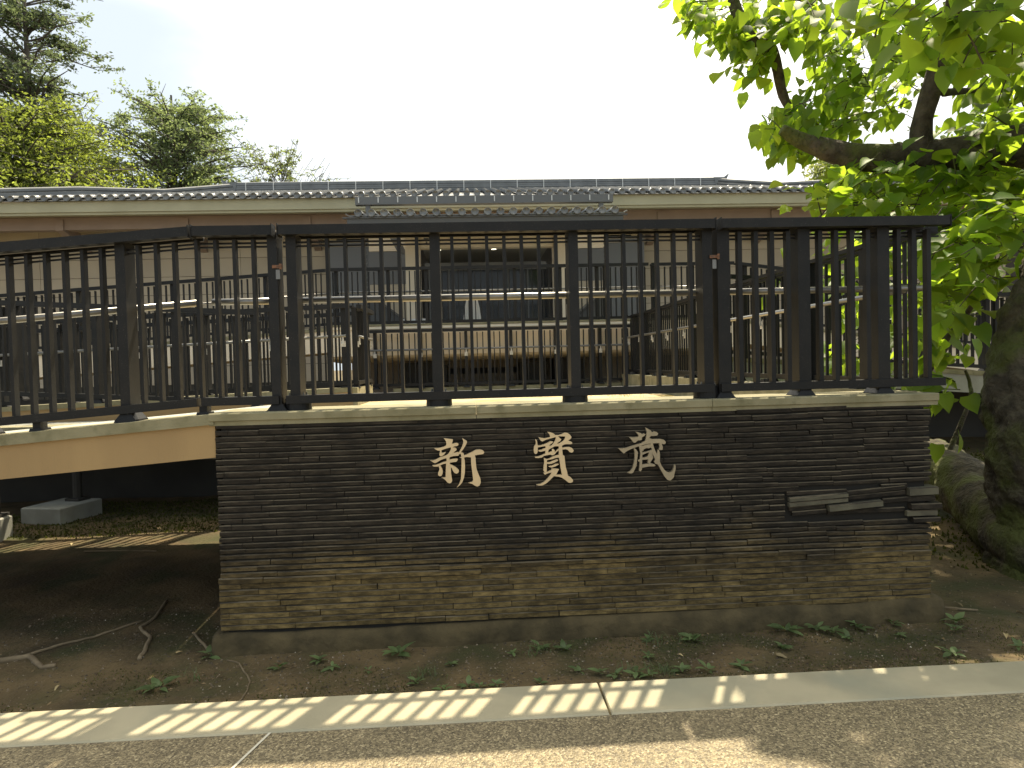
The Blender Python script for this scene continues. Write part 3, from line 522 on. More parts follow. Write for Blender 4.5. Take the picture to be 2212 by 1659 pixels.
# roof: hipped, pan tiles as a wavy sheet with a round cover row every .25 m
def rz(y): return ZE+(y-YE)*(ZR-ZE-.16)/(YR-YE)
def ylim(x): return min(YR, YE+max(.45, min(x-XL, XR-x)))
pit = .25; mb = MB(); n = int((XR2-XL2)/pit*4); 
for i in range(n+1):
    x = XL2+i*pit/4; y1 = max(ylim(x), YE+.02); dz = (.0, .028, .0, -.0)[0]-.03*math.sin(math.pi*((i % 4)/4))
    mb.v += [(x, YE, rz(YE)-.02+dz), (x, y1, rz(y1)-.02+dz), (x, YE, rz(YE)-.06), ]
mb.f = [(3*i, 3*i+3, 3*i+4, 3*i+1) for i in range(n)]+[(3*i+2, 3*i+5, 3*i+3, 3*i) for i in range(n)]
bp_('pan_tiles', M_TILE, mb)
# sides and back of the hipped roof
bp_('roof_side', M_TILE, MB().add([(XL, YE, ZE), (RL, YR, ZR-.16), (RL, YR+.1, ZR-.16), (XL, YR+4.3, ZE)], [(0, 1, 2, 3)]).add([(XR, YE, ZE), (RR_, YR, ZR-.16), (RR_, YR+.1, ZR-.16), (XR, YR+4.3, ZE)], [(3, 2, 1, 0)]).add([(XL, YR+4.3, ZE), (RL, YR+.1, ZR-.16), (RR_, YR+.1, ZR-.16), (XR, YR+4.3, ZE)], [(0, 1, 2, 3)]))
def cover(length, r, steps=7, slope=None, rim=True):
    mb = MB(); k = 8; sl_ = slope
    rings = []
    nseg = max(1, int(length/.3)); y = 0
    for s_ in range(nseg):
        y0 = length*s_/nseg; y1 = length*(s_+1)/nseg
        for yy, rr in ((y0, r), (y1, r*.9)):
            rings.append([(rr*math.cos(math.pi*j/k), yy, rr*math.sin(math.pi*j/k)+yy*sl_) for j in range(k+1)])
    base = len(mb.v)
    for rg in rings: mb.v += rg
    for s_ in range(len(rings)-1):
        a = s_*(k+1); c = a+k+1
        mb.f += [(a+j, a+j+1, c+j+1, c+j) for j in range(k)]
    # round end tile with a raised rim
    m = 16; R0 = r*1.02; b0 = len(mb.v)
    for yy, rr in ((-.0, R0), (-.035, R0), (-.035, R0*.84), (-.026, R0*.80)):
        mb.v += [(rr*math.cos(2*math.pi*j/m), yy, rr*math.sin(2*math.pi*j/m)-.004) for j in range(m)]
    for q in range(3): mb.f += [(b0+q*m+j, b0+q*m+(j+1) % m, b0+(q+1)*m+(j+1) % m, b0+(q+1)*m+j) for j in range(m)]
    mb.f.append(tuple(b0+3*m+j for j in range(m)))
    return mb
slp = (ZR-ZE-.16)/(YR-YE); cc = {}
x = XL2+pit
while x < XR2-.1:
    ln = round(ylim(x)-YE, 1)
    if ln > .25:
        if ln not in cc: cc[ln] = cover(ln, .073, slope=slp).mesh('cover_tile_row', M_TILE, True)
        link('cover_tile_row', cc[ln], B, Vector((x, YE-.02, ZE+.005))-BO)
    x += pit
# ridge of stacked flat tiles with clips, and hip ridges
mb = MB()
for k in range(5): mb.box(RL-.05+.01*k, RR_+.05-.01*k, YR-.16+.012*(k % 2), YR+.16, ZR-.22+.062*k, ZR-.22+.062*k+.054)
bp_('ridge', M_TILE, mb)
bp_('ridge_cap', M_TILE, MB().tube([(RL-.1, YR, ZR+.09), (RR_+.1, YR, ZR+.09)], .07, 8))
bp_('ridge_core', M_TILE, MB().box(RL, RR_, YR-.13, YR+.13, ZR-.3, ZR+.1))
M_CLIP = mat('pale_clip', (.6, .6, .57), None, rough=.4)
x = RL+.3
while x < RR_: bp_('ridge_clip', M_CLIP, MB().box(x-.012, x+.012, YR-.185, YR-.165, ZR-.22, ZR+.10)); x += .79
for (xa, ya, xb, yb) in ((RL, YR, XL, YE), (RR_, YR, XR, YE)):
    mb = MB(); mb.tube([(xa, ya, ZR+.06), (xa+(xb-xa)*.35, ya+(yb-ya)*.35, ZR-.45), (xa+(xb-xa)*.7, ya+(yb-ya)*.7, ZE+.52), (xb, yb, ZE+.18)], .075, 8)
    mb.tube([(xa, ya, ZR-.06), (xa+(xb-xa)*.35, ya+(yb-ya)*.35, ZR-.57), (xa+(xb-xa)*.7, ya+(yb-ya)*.7, ZE+.40), (xb, yb, ZE+.06)], .11, 6)
    bp_('hip_ridge', M_TILE, mb)
for s_ in (-1, 1):
    xe = RL if s_ < 0 else RR_
    bp_('ridge_end_tile', M_TILE, MB().prism([(xe+s_*.02, ZR-.2), (xe+s_*.32, ZR+.02), (xe+s_*.42, ZR+.24), (xe+s_*.25, ZR+.12), (xe-s_*.05, ZR+.12)], YR-.17, YR+.17))
# gutter over the canopy and the entrance canopy itself
G1, G2 = -2.52, 3.36
bp_('gutter', M_SHUT, MB().box(G1, G2, 12.15, 12.33, 5.26, 5.44).box(G1+.22, G1+.32, 12.2, 12.3, 4.9, 5.259).box(G2-.32, G2-.22, 12.2, 12.3, 4.9, 5.259))
x = G1+.08
while x < G2: bp_('gutter_clip', M_CLIP, MB().box(x-.012, x+.012, 12.135, 12.149, 5.30, 5.42)); x += .438
C = bp_('entrance_canopy', M_TILE, MB()); bpy.data.meshes.remove(C.data) if False else None
cl = cover(2.0, .075, slope=.10).mesh('canopy_tile_row', M_TILE, True)
for i in range(21): link('canopy_tile_row', cl, B, Vector((-2.13+i*.2535, 9.98, 4.61))-BO)
mb = MB(); n = 88
for i in range(n+1):
    x = -2.38+i*.06338; ph = ((x+2.13)/.2535) % 1; dz = -.045+.05*(2*ph-1)**4 if 1 else 0
    mb.v += [(x, 9.98, 4.61+dz), (x, 12.1, 4.61+dz+.21), (x, 9.98, 4.59+dz)]
mb.f = [(3*i, 3*i+3, 3*i+4, 3*i+1) for i in range(n)]+[(3*i+2, 3*i+5, 3*i+3, 3*i) for i in range(n)]
bp_('canopy_pan_tiles', M_TILE, mb)
M_CB = mat('dark_canopy_board', (.075, .077, .077), None, rough=.5)
bp_('canopy_board', M_CB, MB().box(-2.44, 3.20, 9.99, 10.05, 4.51, 4.54).box(-2.36, 3.12, 10.02, 10.12, 4.36, 4.509))
bp_('canopy_soffit', M_CB, MB().box(-2.3, 3.06, 10.13, 12.0, 4.515, 4.54))
bpy.data.objects.remove(C)
for x, nm in ((-2.02, ''), (2.75, '')):
    mb = MB(); z = 4.45
    while z > 2.5: mb.frustum(x, 10.1, z-.07, z, .016, .036, 8); z -= .092
    bp_('rain_chain', M_CB, mb)
# things on the terrace
cl_ = MB()
for sx, x0, x1 in ((-1, -.15, .02), (1, .06, .24)):
    n = 10
    for layer in range(1):
        mb = MB()
        for i in range(n+1):
            u_ = i/n
            for zt, spread in ((2.92, .55), (2.7, .8), (2.45, 1.0)):
                xx = (.045+sx*(.01+.165*u_*spread)); mb.v.append((xx, 9.72+.012*math.sin(u_*22), zt-.05*u_*(zt > 2.9)))
        mb.f = [(i*3+k, (i+1)*3+k, (i+1)*3+k+1, i*3+k+1) for i in range(n) for k in range(2)]
        o = mb.obj('draped_cloth', mat('white_cloth', (.7, .68, .64), None, rough=.9)); md = o.modifiers.new('thickness', 'SOLIDIFY'); md.thickness = .006
        tag(o, ('left' if sx < 0 else 'right')+' half of the parted white cloth behind the terrace railing at the entrance', 'cloth')
    
for x0, x1, lab in ((-1.36, -1.25, 'narrow white box standing on the terrace floor beside the left column'), (-1.13, -.84, 'wider white box standing on the terrace floor beside the left column')):
    mb = MB().box(x0, x1, 9.6, 9.8, 2.347, 2.50).box(x0+.01, x1-.01, 9.592, 9.599, 2.36, 2.49); tag(mb.obj('terrace_box', mat('white_board', (.75, .74, .72), None, rough=.6)), lab, 'box')
for (xa, xb, lab) in ((-1.95, -1.3, 'dark slanted stair side left of the entrance'), (2.75, 2.1, 'dark slanted stair side right of the entrance')):
    mb = MB().prism([(xa, 2.36), (xb, 2.36), (xb, 2.50), (xa, 3.0)], 9.9, 10.9); mb.prism([(xa, 3.01), (xb, 2.51), (xb, 2.535), (xa, 3.035)], 9.87, 10.93)
    tag(mb.obj('stair_side', M_CB), lab, 'stair side')
# ---------------------------------------------------------------- footing blocks, roots, weeds, litter
def block(label, x, y, w_, d, h, rz, col_=True):
    e = empty('footing_block', label, 'concrete block', (x, y, -.05), R(rz), 'footing blocks under the ramps')
    c = .012; mb = MB().box(-w_/2, w_/2, -d/2, d/2, 0, h-c)
    mb.frustum(0, 0, h-c+.0005, h, w_/2, w_/2-c, 4, d/2, d/2-c)
    mb.obj('block', M_CONC2, e)
    if col_: MB().frustum(.05, d*.28, h+.001, h+.03, .09, .09, 4).frustum(.05, d*.28, h+.03, 1.05, .05, .05, 10).obj('column', M_DARKW, e)
block('pale concrete footing block on the mossy soil under the left ramp', -4.66, 4.12, .50, .60, .20, -14)
block('pale concrete footing block cut by the left edge of the view', -4.86, 3.12, .34, .34, .24, 0)
M_ROOT = mat('pale_root', (.26, .20, .12), (.16, .12, .07), 12, .85, bump=.003, bscale=50)
def root(label, pts, r0, r1, lift=.008):
    P = [Vector((x, y, gh(x, y)+lift)) for x, y in pts]; Q = []
    for a, b_ in zip(P, P[1:]):
        for k in range(5):
            t_ = k/5; q = a.lerp(b_, t_); q.x += .012*mnoise.noise(q*9); q.z = gh(q.x, q.y)+lift; Q.append(q)
    Q.append(P[-1]); n = len(Q)
    mb = MB(); mb.tube(Q, [r0+(r1-r0)*i/(n-1)+.15*r0*mnoise.noise(Q[i]*14) for i in range(n)], 7); tag(mb.obj('tree_root', M_ROOT, smooth=True), label, 'root', 'roots on the soil at the left')
root('thick pale surface root bending towards the kerb at the left edge', [(-3.1, -.03), (-2.74, .03), (-2.61, .08), (-2.45, -.07), (-2.38, -.06)], .022, .012)
root('thin straight root joining the thick one at the left edge', [(-2.66, .06), (-2.55, .24), (-2.4, .37), (-2.2, .62)], .009, .006)
root('wavy pale root in the middle of the bare soil left of the wall', [(-2.21, 1.0), (-2.15, .66), (-2.17, .49), (-2.03, .32), (-1.96, .1), (-1.93, -.04)], .009, .013)
root('short root beside a weed left of the wall corner', [(-1.78, .34), (-1.65, .17), (-1.57, .05)], .008, .01)
root('thread-like root curling down to the kerb below the wall corner', [(-1.42, -.11), (-1.33, -.17), (-1.27, -.28), (-1.20, -.41), (-1.19, -.52), (-1.18, -.67)], .0045, .0035, .004)

M_WEED = mat('weed_leaf', (.15, .20, .08), (.10, .15, .055), 20, .5, rnd=.3, trans=((.16, .26, .04), .3))
def leafmesh(l, w_, cup=.2, droop=.25, heart=True, n=5):
    """a folded, drooping leaf along +x with its stalk end at 0"""
    mb = MB(); hp = [(0, .0), (.06, .36), (.22, .50), (.45, .46), (.68, .30), (.86, .12), (1.0, 0)] if heart else [(0, .05), (.2, .3), (.45, .45), (.7, .36), (.9, .16), (1, 0)]
    for i, (t_, h) in enumerate(hp):
        z = -droop*l*t_*t_; back = -.10*l if (heart and i == 1) else 0
        mb.v += [(t_*l, 0, z), (t_*l+back, h*w_, z+cup*h*w_-.01*l*(i % 2)), (t_*l+back, -h*w_, z+cup*h*w_+.01*l*(i % 2))]
    for i in range(len(hp)-1):
        a, c = 3*i, 3*i+3; mb.f += [(a, c, c+1, a+1), (a, a+2, c+2, c)]
    return mb
wl_ = [leafmesh(1, .55, .15, .3, h_).mesh('weed_leaf', M_WEED, True) for h_ in (True, False)]
def weed(x, y, s, n, label=None):
    s *= 1.18
    e = empty('weed', label or 'small broad-leaved weed rosette on the soil in front of the slate wall', 'weed', (x, y, gh(x, y)), random.uniform(0, 6.28), 'weeds on the soil between the wall and the kerb')
    for k in range(n):
        a = 2*math.pi*k/n+random.uniform(-.3, .3); el = random.uniform(.15, .75); l = s*random.uniform(.6, 1.1); r_ = random.uniform(0, .25)*s
        o = link('leaf', random.choice(wl_), e, (r_*math.cos(a), r_*math.sin(a), .004+s*random.uniform(0, .35)), (random.uniform(-.3, .3), -el, a), (l, l*.9, l))
W_ = [(-1.66, -.42, .085, 8, 'largest broad-leaved weed left of the wall corner near the kerb'), (-1.09, -.26, .05, 6), (-.89, -.19, .05, 8), (-.46, -.15, .085, 8, 'largest dark weed rosette at the foot of the wall left of the first character'), (-.33, -.51, .05, 6), (-.8, -.29, .045, 6), (.19, -.22, .04, 7), (.35, -.18, .06, 7), (.48, -.19, .05, 6), (.98, -.12, .05, 6), (1.23, -.14, .06, 7), (1.18, -.58, .05, 7), (.52, -.5, .04, 5), (1.82, -.10, .08, 8, 'leafy weed touching the foot of the wall below its right part'), (2.0, -.09, .07, 8), (2.07, -.15, .07, 8), (2.26, -.08, .07, 7), (2.49, -.05, .06, 7), (.92, -.37, .045, 6), (1.37, -.54, .05, 7), (1.7, -.31, .05, 7), (2.42, -.23, .04, 5), (2.53, -.53, .06, 7), (2.93, -.49, .06, 7), (-1.54, -.05, .07, 6, 'weed with one pale leaf at the left corner of the wall'), (2.1, -.26, .05, 7), (.86, -.62, .045, 6), (.0, -.62, .04, 6), (-.18, -.63, .05, 6), (-.06, -.60, .05, 6), (.08, -.61, .045, 6), (.62, -.55, .05, 7), (.7, -.58, .05, 6), (.8, -.60, .05, 6), (1.05, -.55, .05, 6), (2.85, -.1, .08, 8, 'weed at the right foot of the slate wall'), (2.78, -.2, .05, 6), (.3, -.62, .04, 5), (3.3, -.45, .06, 6), (-.6, -.35, .03, 5), (-.15, -.3, .035, 5)]
for q in W_: weed(*q)
ORD = ('leftmost', 'second from the left', 'third from the left', 'fourth from the left', 'fifth from the left', 'sixth from the left', 'seventh from the left', 'eighth from the left')
def place_name(x, y):
    xr = 'left of the wall corner' if x < -1.48 else 'under the blank left wall part' if x < -.3 else 'below the first character' if x < .3 else 'below the middle character' if x < .85 else 'below the last character' if x < 1.4 else 'below the loosened slates' if x < 2.72 else 'beyond the right wall end'
    yr = 'at the wall foot' if -.24 < y < .01 else 'in mid soil strip' if -.5 < y <= -.24 else 'at the kerb edge' if y <= -.5 else 'on soil further back'
    return xr, yr
def spread_labels(objs, head):
    g = {}
    for o in objs: g.setdefault(place_name(o.location.x, o.location.y), []).append(o)
    for (xr, yr), os_ in g.items():
        os_.sort(key=lambda o: o.location.x)
        for i, o in enumerate(os_): o['label'] = head+' '+yr+' '+xr+('' if len(os_) == 1 else ', '+ORD[i])
spread_labels([o for o in bpy.data.objects if o.get('category') == 'weed' and o['label'].startswith('small broad')], 'small weed')
# low ground cover, moss tufts, grit (uncountable)
gmb = MB()
def moss(x, y): return mnoise.noise(Vector((x*1.9, y*1.9, 3.3))) > .02
for k in range(15000):
    x, y = random.uniform(-2.9, 3.4), random.uniform(-.75, -.03)
    if mnoise.noise(Vector((x*1.6+5, y*2.4, 3.3))) < -.05: continue
    z = gh(x, y); a = random.uniform(0, 6.28); s = random.uniform(.004, .011)
    gmb.add([(x-s*.4*math.cos(a), y-s*.4*math.sin(a), z-.002), (x+s*.4*math.cos(a), y+s*.4*math.sin(a), z-.002), (x+random.gauss(0, .005), y+random.gauss(0, .005), z+s)], [(0, 1, 2)])
for k in range(9000):
    x, y = random.uniform(-5.4, -1.6), random.uniform(3.15, 5.1); z = gh(x, y); a = random.uniform(0, 6.28); s = random.uniform(.01, .028)
    gmb.add([(x-s*.5*math.cos(a), y-s*.5*math.sin(a), z-.002), (x+s*.5*math.cos(a), y+s*.5*math.sin(a), z-.002), (x+random.gauss(0, .01), y+random.gauss(0, .01), z+s)], [(0, 1, 2)])
for k in range(9000):
    x, y = random.uniform(2.9, 7), random.uniform(.9, 6.0); z = gh(x, y); a = random.uniform(0, 6.28); s = random.uniform(.012, .035)
    if mnoise.noise(Vector((x*.8, y*.8, 1))) < -.1 and y < 2.5: continue
    gmb.add([(x-s*.5*math.cos(a), y-s*.5*math.sin(a), z-.002), (x+s*.5*math.cos(a), y+s*.5*math.sin(a), z-.002), (x+random.gauss(0, .01), y+random.gauss(0, .01), z+s)], [(0, 1, 2)])
tag(gmb.obj('moss', mat('moss_green', (.075, .085, .015), (.045, .050, .012), 6, .9, rnd=.4, island=True, trans=((.12, .14, .01), .3))), 'low moss and tiny ground cover on the damp soil', 'moss', kind='stuff')
# grass blades
gb = MB()
for cx, cy, n in ((.95, -.58, 46), (.8, -.55, 30), (.30, -.24, 26), (1.0, -.14, 30), (-.3, -.42, 30), (-1.5, -.33, 24), (1.15, -.13, 18)):
    for k in range(n):
        x, y = cx+random.gauss(0, .045), cy+random.gauss(0, .03); y = max(y, -.68); z = gh(x, y); a = random.uniform(0, 6.28); l = random.uniform(.03, .085); dx_, dy_ = math.cos(a), math.sin(a)
        gb.add([(x-dy_*.0016, y+dx_*.0016, z-.003), (x+dy_*.0016, y-dx_*.0016, z-.003), (x+dx_*l*.4+dy_*.0012, y+dy_*l*.4-dx_*.0012, z+l*.6), (x+dx_*l*.4-dy_*.0012, y+dy_*l*.4+dx_*.0012, z+l*.6), (x+dx_*l, y+dy_*l, z+l*.55)], [(0, 1, 2, 3), (3, 2, 4)])
tag(gb.obj('grass_tufts', M_WEED), 'thin grass blades in loose tufts along the foot of the wall', 'grass', kind='stuff')
gr = MB()
for k in range(9000):
    x = random.uniform(-3, 4.2); y = random.uniform(-.75, .9 if x < -1.5 or x > 2.9 else -.03); s = random.choice((.002, .003, .003, .005, .008))*random.uniform(.7, 1.3); z = gh(x, y)
    a = random.uniform(0, 3); ca, sa = math.cos(a)*s, math.sin(a)*s
    gr.add([(x+ca, y+sa, z), (x-sa*.8, y+ca*.8, z), (x-ca, y-sa, z), (x+sa*.7, y-ca*.7, z), (x+s*.1, y, z+s*.8)], [(0, 1, 4), (1, 2, 4), (2, 3, 4), (3, 0, 4)])
tag(gr.obj('grit', mat('grit', (.17, .13, .085), (.07, .055, .035), 40, .9, rnd=.6, island=True, c3=(.45, .40, .32), s3=60, t3=(.62, .66))), 'loose grit and crumbs scattered over the soil', 'gravel', kind='stuff')
dl = [leafmesh(1, .42, .5, .3, h_).mesh('fallen_leaf', mat('fallen_leaf', (.42, .34, .17), (.20, .13, .06), 9, .7, rnd=.45), True) for h_ in (True, False)]
LF = [(1.62, -.40, .075, 'large pale round fallen leaf on bare soil below the loosened slates'), (3.02, -.28, .06, 'yellow-green fallen leaf on the soil at the right edge'), (2.3, -.2, .035, None), (2.62, -.33, .05, None), (-1.75, .02, .04, None), (-.2, -.44, .03, None), (2.75, .3, .05, None), (3.1, .25, .06, None), (3.35, .05, .05, None), (2.95, .6, .05, None), (-2.2, -.35, .04, None), (-1.95, -.3, .03, None), (2.5, -.42, .04, None), (1.1, -.33, .03, None), (-3.3, 3.4, .08, None), (-2.6, 3.5, .07, None), (-3.9, 2.9, .06, None), (3.6, 1.0, .07, None)]
for x, y, s, lab in LF:
    o = link('fallen_leaf', random.choice(dl), None, (x, y, gh(x, y)+.012), (random.uniform(-.3, .3), random.uniform(-.2, .2), random.uniform(0, 6)), (s, s, s))
    tag(o, lab or 'small dry brown fallen leaf lying on the soil', 'leaf', None if lab else 'small dry leaves on the soil')
spread_labels([o for o in bpy.data.objects if o.get('category') == 'leaf' and o['label'].startswith('small dry')], 'dry brown leaf')
lt = MB()
for k in range(3000):
    x = random.uniform(-3.4, 4.4); y = random.uniform(-.74, 1.2 if x < -1.5 or x > 2.9 else -.04)
    if mnoise.noise(Vector((x*2.2, y*2.2, 11))) < -.05+.5*(random.random()-.5): continue
    z = gh(x, y)+.002; a = random.uniform(0, 6.28); l = random.uniform(.004, .015); w_ = l*random.uniform(.2, .6); ca, sa = math.cos(a), math.sin(a); t_ = random.uniform(-.3, .6)*l
    lt.add([(x-ca*l, y-sa*l, z), (x+sa*w_, y-ca*w_, z+.001), (x+ca*l, y+sa*l, z+t_), (x-sa*w_, y+ca*w_, z+.003)], [(0, 1, 2, 3)])
tag(lt.obj('leaf_litter', mat('leaf_litter', (.20, .14, .07), (.08, .055, .03), 30, .9, rnd=.5, island=True)), 'small bits of dry leaf litter on the soil', 'litter', kind='stuff')
for pts, lab in (([(-3.6, 2.55), (-3.2, 2.5), (-2.9, 2.42)], 'thin dark twig on the sunlit strip of soil under the left ramp'), ([(2.95, .18), (3.15, .12)], 'pale twig on the bare soil right of the wall')):
    P = [Vector((x, y, gh(x, y)+.01)) for x, y in pts]; mb = MB(); mb.tube(P, .007, 6); tag(mb.obj('twig', M_ROOT), lab, 'twig')

# ---------------------------------------------------------------- big tree at the right
M_BARK = mat('mossy_bark', (.095, .080, .052), (.030, .024, .016), 9, .95, bump=.035, bscale=26, detail=10, c3=(.075, .085, .018), s3=2.2, t3=(.48, .60))
M_LEAF = mat('heart_leaf', (.075, .155, .022), (.055, .120, .018), 3, .52, spec=.3, rnd=.34, trans=((.44, .62, .04), .58))
M_LEAF2 = mat('heart_leaf_mass', (.075, .155, .022), (.055, .120, .018), 3, .52, spec=.3, rnd=.34, island=True, trans=((.44, .62, .04), .58))
TR = empty('broadleaf_tree', 'big mossy-barked tree with large heart-shaped leaves at the right edge', 'tree', (4.6, .9, 0)); TO_ = Vector(TR.location)
def limb(name, pts, rad, n=12, rough=.10, sub=8):
    P = [Vector(p) for p in pts]; Q = []; RR = []
    for i in range(len(P)-1):     # catmull-rom
        p0, p1, p2, p3 = P[max(i-1, 0)], P[i], P[i+1], P[min(i+2, len(P)-1)]
        for k in range(sub):
            u = k/sub; Q.append(.5*((2*p1)+(p2-p0)*u+(2*p0-5*p1+4*p2-p3)*u*u+(3*p1-p0-3*p2+p3)*u**3)); RR.append(rad[i]+(rad[i+1]-rad[i])*u)
    Q.append(P[-1]); RR.append(rad[-1])
    mb = MB(); mb.tube(Q, RR, n)
    out_ = []
    for i, v in enumerate(mb.v):
        c = Q[i//n]; d = Vector(v)-c; r = d.length
        k = 1+rough*(mnoise.noise(Vector(v)*2.2)*1.2+mnoise.noise(Vector(v)*7)*.7+mnoise.noise(Vector(v)*19)*.35)
        if n > 40: k += .045*abs(mnoise.noise(Vector((v[0]*16, v[1]*16, v[2]*6))))+.02*mnoise.noise(Vector(v)*42)
        out_.append(tuple(c+d*k))
    mb.v = out_
    return mb.obj(name, M_BARK, TR, -TO_, smooth=True)
limb('trunk', [(4.38, .85, -.3), (4.40, .85, .05), (4.38, .85, .5), (4.34, .85, 1.0), (4.42, .9, 1.5), (4.72, 1.0, 2.2), (5.1, 1.2, 2.9), (5.3, 1.6, 3.6), (5.5, 2.0, 4.6), (5.9, 2.2, 6.2)], [.66, .52, .46, .50, .50, .42, .36, .33, .26, .2], 110, .14, 24)
limb('surface_root', [(4.35, .3, .0), (4.1, .75, .13), (4.35, 1.6, .25), (4.75, 2.8, .42), (4.9, 4.2, .50)], [.20, .25, .26, .24, .2], 60, .16, 22)
limb('branch', [(5.25, 1.5, 3.35), (4.9, 2.0, 3.42), (4.3, 2.3, 3.42), (3.7, 2.4, 3.46), (3.25, 2.5, 3.62), (3.0, 2.5, 3.75)], [.24, .19, .15, .12, .08, .05], 18, .12)
limb('branch', [(4.25, 2.3, 3.42), (4.22, 2.25, 3.75), (4.38, 2.2, 4.3), (4.55, 2.2, 5.0)], [.12, .085, .09, .07], 14, .1)
limb('branch', [at(1708, 238, 3.3), at(1690, 200, 3.3), at(1668, 110, 3.3), at(1630, 92, 3.3), at(1605, 55, 3.3), at(1585, -20, 3.3), at(1640, -120, 3.1), (4.6, 2.4, 6.2)], [.035, .05, .065, .075, .07, .06, .07, .1], 12, .12)
limb('branch', [at(2040, 200, 2.2), at(2100, 195, 2.5), at(2160, 190, 2.8)], [.04, .03, .02], 8, .1)
limb('branch', [at(2020, 760, 2.6), at(2080, 690, 2.4), at(2110, 640, 2.2)], [.035, .025, .018], 8, .1)
limb('branch', [at(1975, 840, 2.8), at(2035, 760, 2.6), at(2070, 700, 2.5)], [.03, .035, .02], 8, .1)
limb('branch', [(4.5, 2.6, .2), at(2090, 880, 2.6), at(2095, 830, 2.7), at(2085, 800, 2.7)], [.03, .022, .018, .012], 8, .1)

lm = [leafmesh(1, w__, c, d).mesh('leaf', M_LEAF, True) for w__, c, d in ((.80, .18, .22), (.72, .30, .12), (.86, .12, .35), (.68, .36, .30))]
lmb = [leafmesh(1, w__, c, d) for w__, c, d in ((.80, .18, .22), (.72, .30, .12), (.86, .12, .35), (.68, .36, .30))]
leaves = []   # (size on screen, matrix, kind)
def inside(p, poly):
    x, y = p; c = False; n = len(poly)
    for i in range(n):
        (x1, y1), (x2, y2) = poly[i], poly[(i+1) % n]
        if (y1 > y) != (y2 > y) and x < (x2-x1)*(y-y1)/(y2-y1)+x1: c = not c
    return c
def leaf_at(P, s, face=0):
    # tip hangs down and outwards to the left; blade faces the sky with scatter
    tip = Vector((random.gauss(-.55, .55), random.gauss(-.35, .5), random.gauss(-.55-face, .35))).normalized()
    up = Vector((random.gauss(.1, .35), random.gauss(-.25, .45), 1)); up = (up-tip*up.dot(tip)).normalized(); sd_ = up.cross(tip)
    M = Matrix(((tip.x, sd_.x, up.x, P.x), (tip.y, sd_.y, up.y, P.y), (tip.z, sd_.z, up.z, P.z), (0, 0, 0, 1)))
    for c in range(3):
        for r in range(3): M[r][c] *= s
    leaves.append((s/(P-Vector((0, -CD, CH))).length, M, random.randrange(4)))
twigs = []
def spray(poly, n, Y0, Y1, s0, s1, per=5, rad=.22, avoid=(), face=0):
    xs_, ys_ = [p[0] for p in poly], [p[1] for p in poly]; k = 0
    while k < n:
        p = (random.uniform(min(xs_), max(xs_)), random.uniform(min(ys_), max(ys_)))
        if not inside(p, poly): continue
        Y = random.uniform(Y0, Y1); c = at(p[0], p[1], Y); k += 1
        d = Vector((random.gauss(-.6, .4), random.gauss(-.2, .5), random.gauss(-.1, .4))).normalized()
        st = c-d*rad; twigs.append((st, c+d*rad*.5))
        for q in range(per):
            t_ = random.uniform(-1, .7); o = Vector((random.gauss(0, .4), random.gauss(0, .4), random.gauss(0, .3)))*rad
            leaf_at(c+d*rad*t_+o, random.uniform(s0, s1), face)
P1 = [(1485, 0), (1485, 40), (1515, 60), (1545, 95), (1600, 120), (1612, 165), (1640, 150), (1650, 105), (1700, 90), (1745, 45), (1760, 0)]
P1b = [(1690, 0), (1700, 55), (1745, 80), (1785, 60), (1860, 30), (1990, 30), (1990, 0)]
P2 = [(1660, 262), (1672, 312), (1705, 332), (1735, 322), (1760, 300), (1830, 280), (1850, 220), (1838, 175), (1800, 160), (1775, 190), (1720, 215)]
P3 = [(1755, 110), (1760, 165), (1775, 170), (1830, 90), (1790, 60)]
P4 = [(1840, 60), (1850, 150), (1880, 270), (1950, 265), (1965, 200), (2010, 150), (2060, 90), (2212, 90), (2212, 40), (1860, 30)]
P5 = [(1775, 375), (1850, 345), (1960, 350), (2050, 345), (2120, 290), (2212, 235), (2212, 540), (2150, 590), (2110, 650), (2095, 690), (2000, 680), (1990, 485), (1760, 470), (1750, 440)]
P6 = [(2085, 130), (2212, 90), (2212, 290), (2050, 330), (2060, 260), (2100, 240), (2120, 190)]
P7 = [(1660, 545), (1700, 525), (1760, 560), (1780, 600), (1790, 470), (1990, 480), (1990, 850), (1850, 850), (1790, 830), (1760, 700), (1690, 580)]
spray(P1, 62, 3.0, 4.2, .14, .22, 5, .22)
spray(P1b, 26, 2.4, 4.0, .17, .25, 5, .22)
spray(P2, 68, 2.6, 3.8, .12, .20, 5, .22, face=.3)
spray(P3, 12, 3.0, 4.0, .15, .22, 5, .2)
spray(P4, 75, 2.4, 4.5, .12, .19, 5, .25)
spray([(1880, 0), (2212, 0), (2212, 110), (2120, 150), (2040, 120), (1960, 70)], 26, .2, 1.2, .16, .24, 4, .2)
spray(P6, 42, 1.8, 4.0, .15, .22, 5, .25)
spray(P5, 230, 1.6, 3.6, .13, .22, 5, .24, face=-.35)
spray([(1990, 480), (2212, 380), (2212, 560), (2120, 640), (2095, 690), (1995, 690)], 34, .7, 1.7, .17, .23, 4, .2, face=-.35)
spray(P7, 60, 3.0, 5.0, .15, .21, 5, .25)
spray([(1960, 700), (2080, 690), (2090, 760), (2030, 800), (1975, 770)], 9, 1.9, 2.6, .14, .19, 4, .14)
spray([(1940, 800), (2050, 800), (2040, 850), (1940, 850)], 5, 1.2, 1.8, .15, .19, 4, .15)
for (dx, dy, Y, s) in ((2070, 935, 1.3, .19), (2025, 960, 1.2, .15), (2040, 850, 1.1, .16)): leaf_at(at(dx, dy, Y), s, .6)
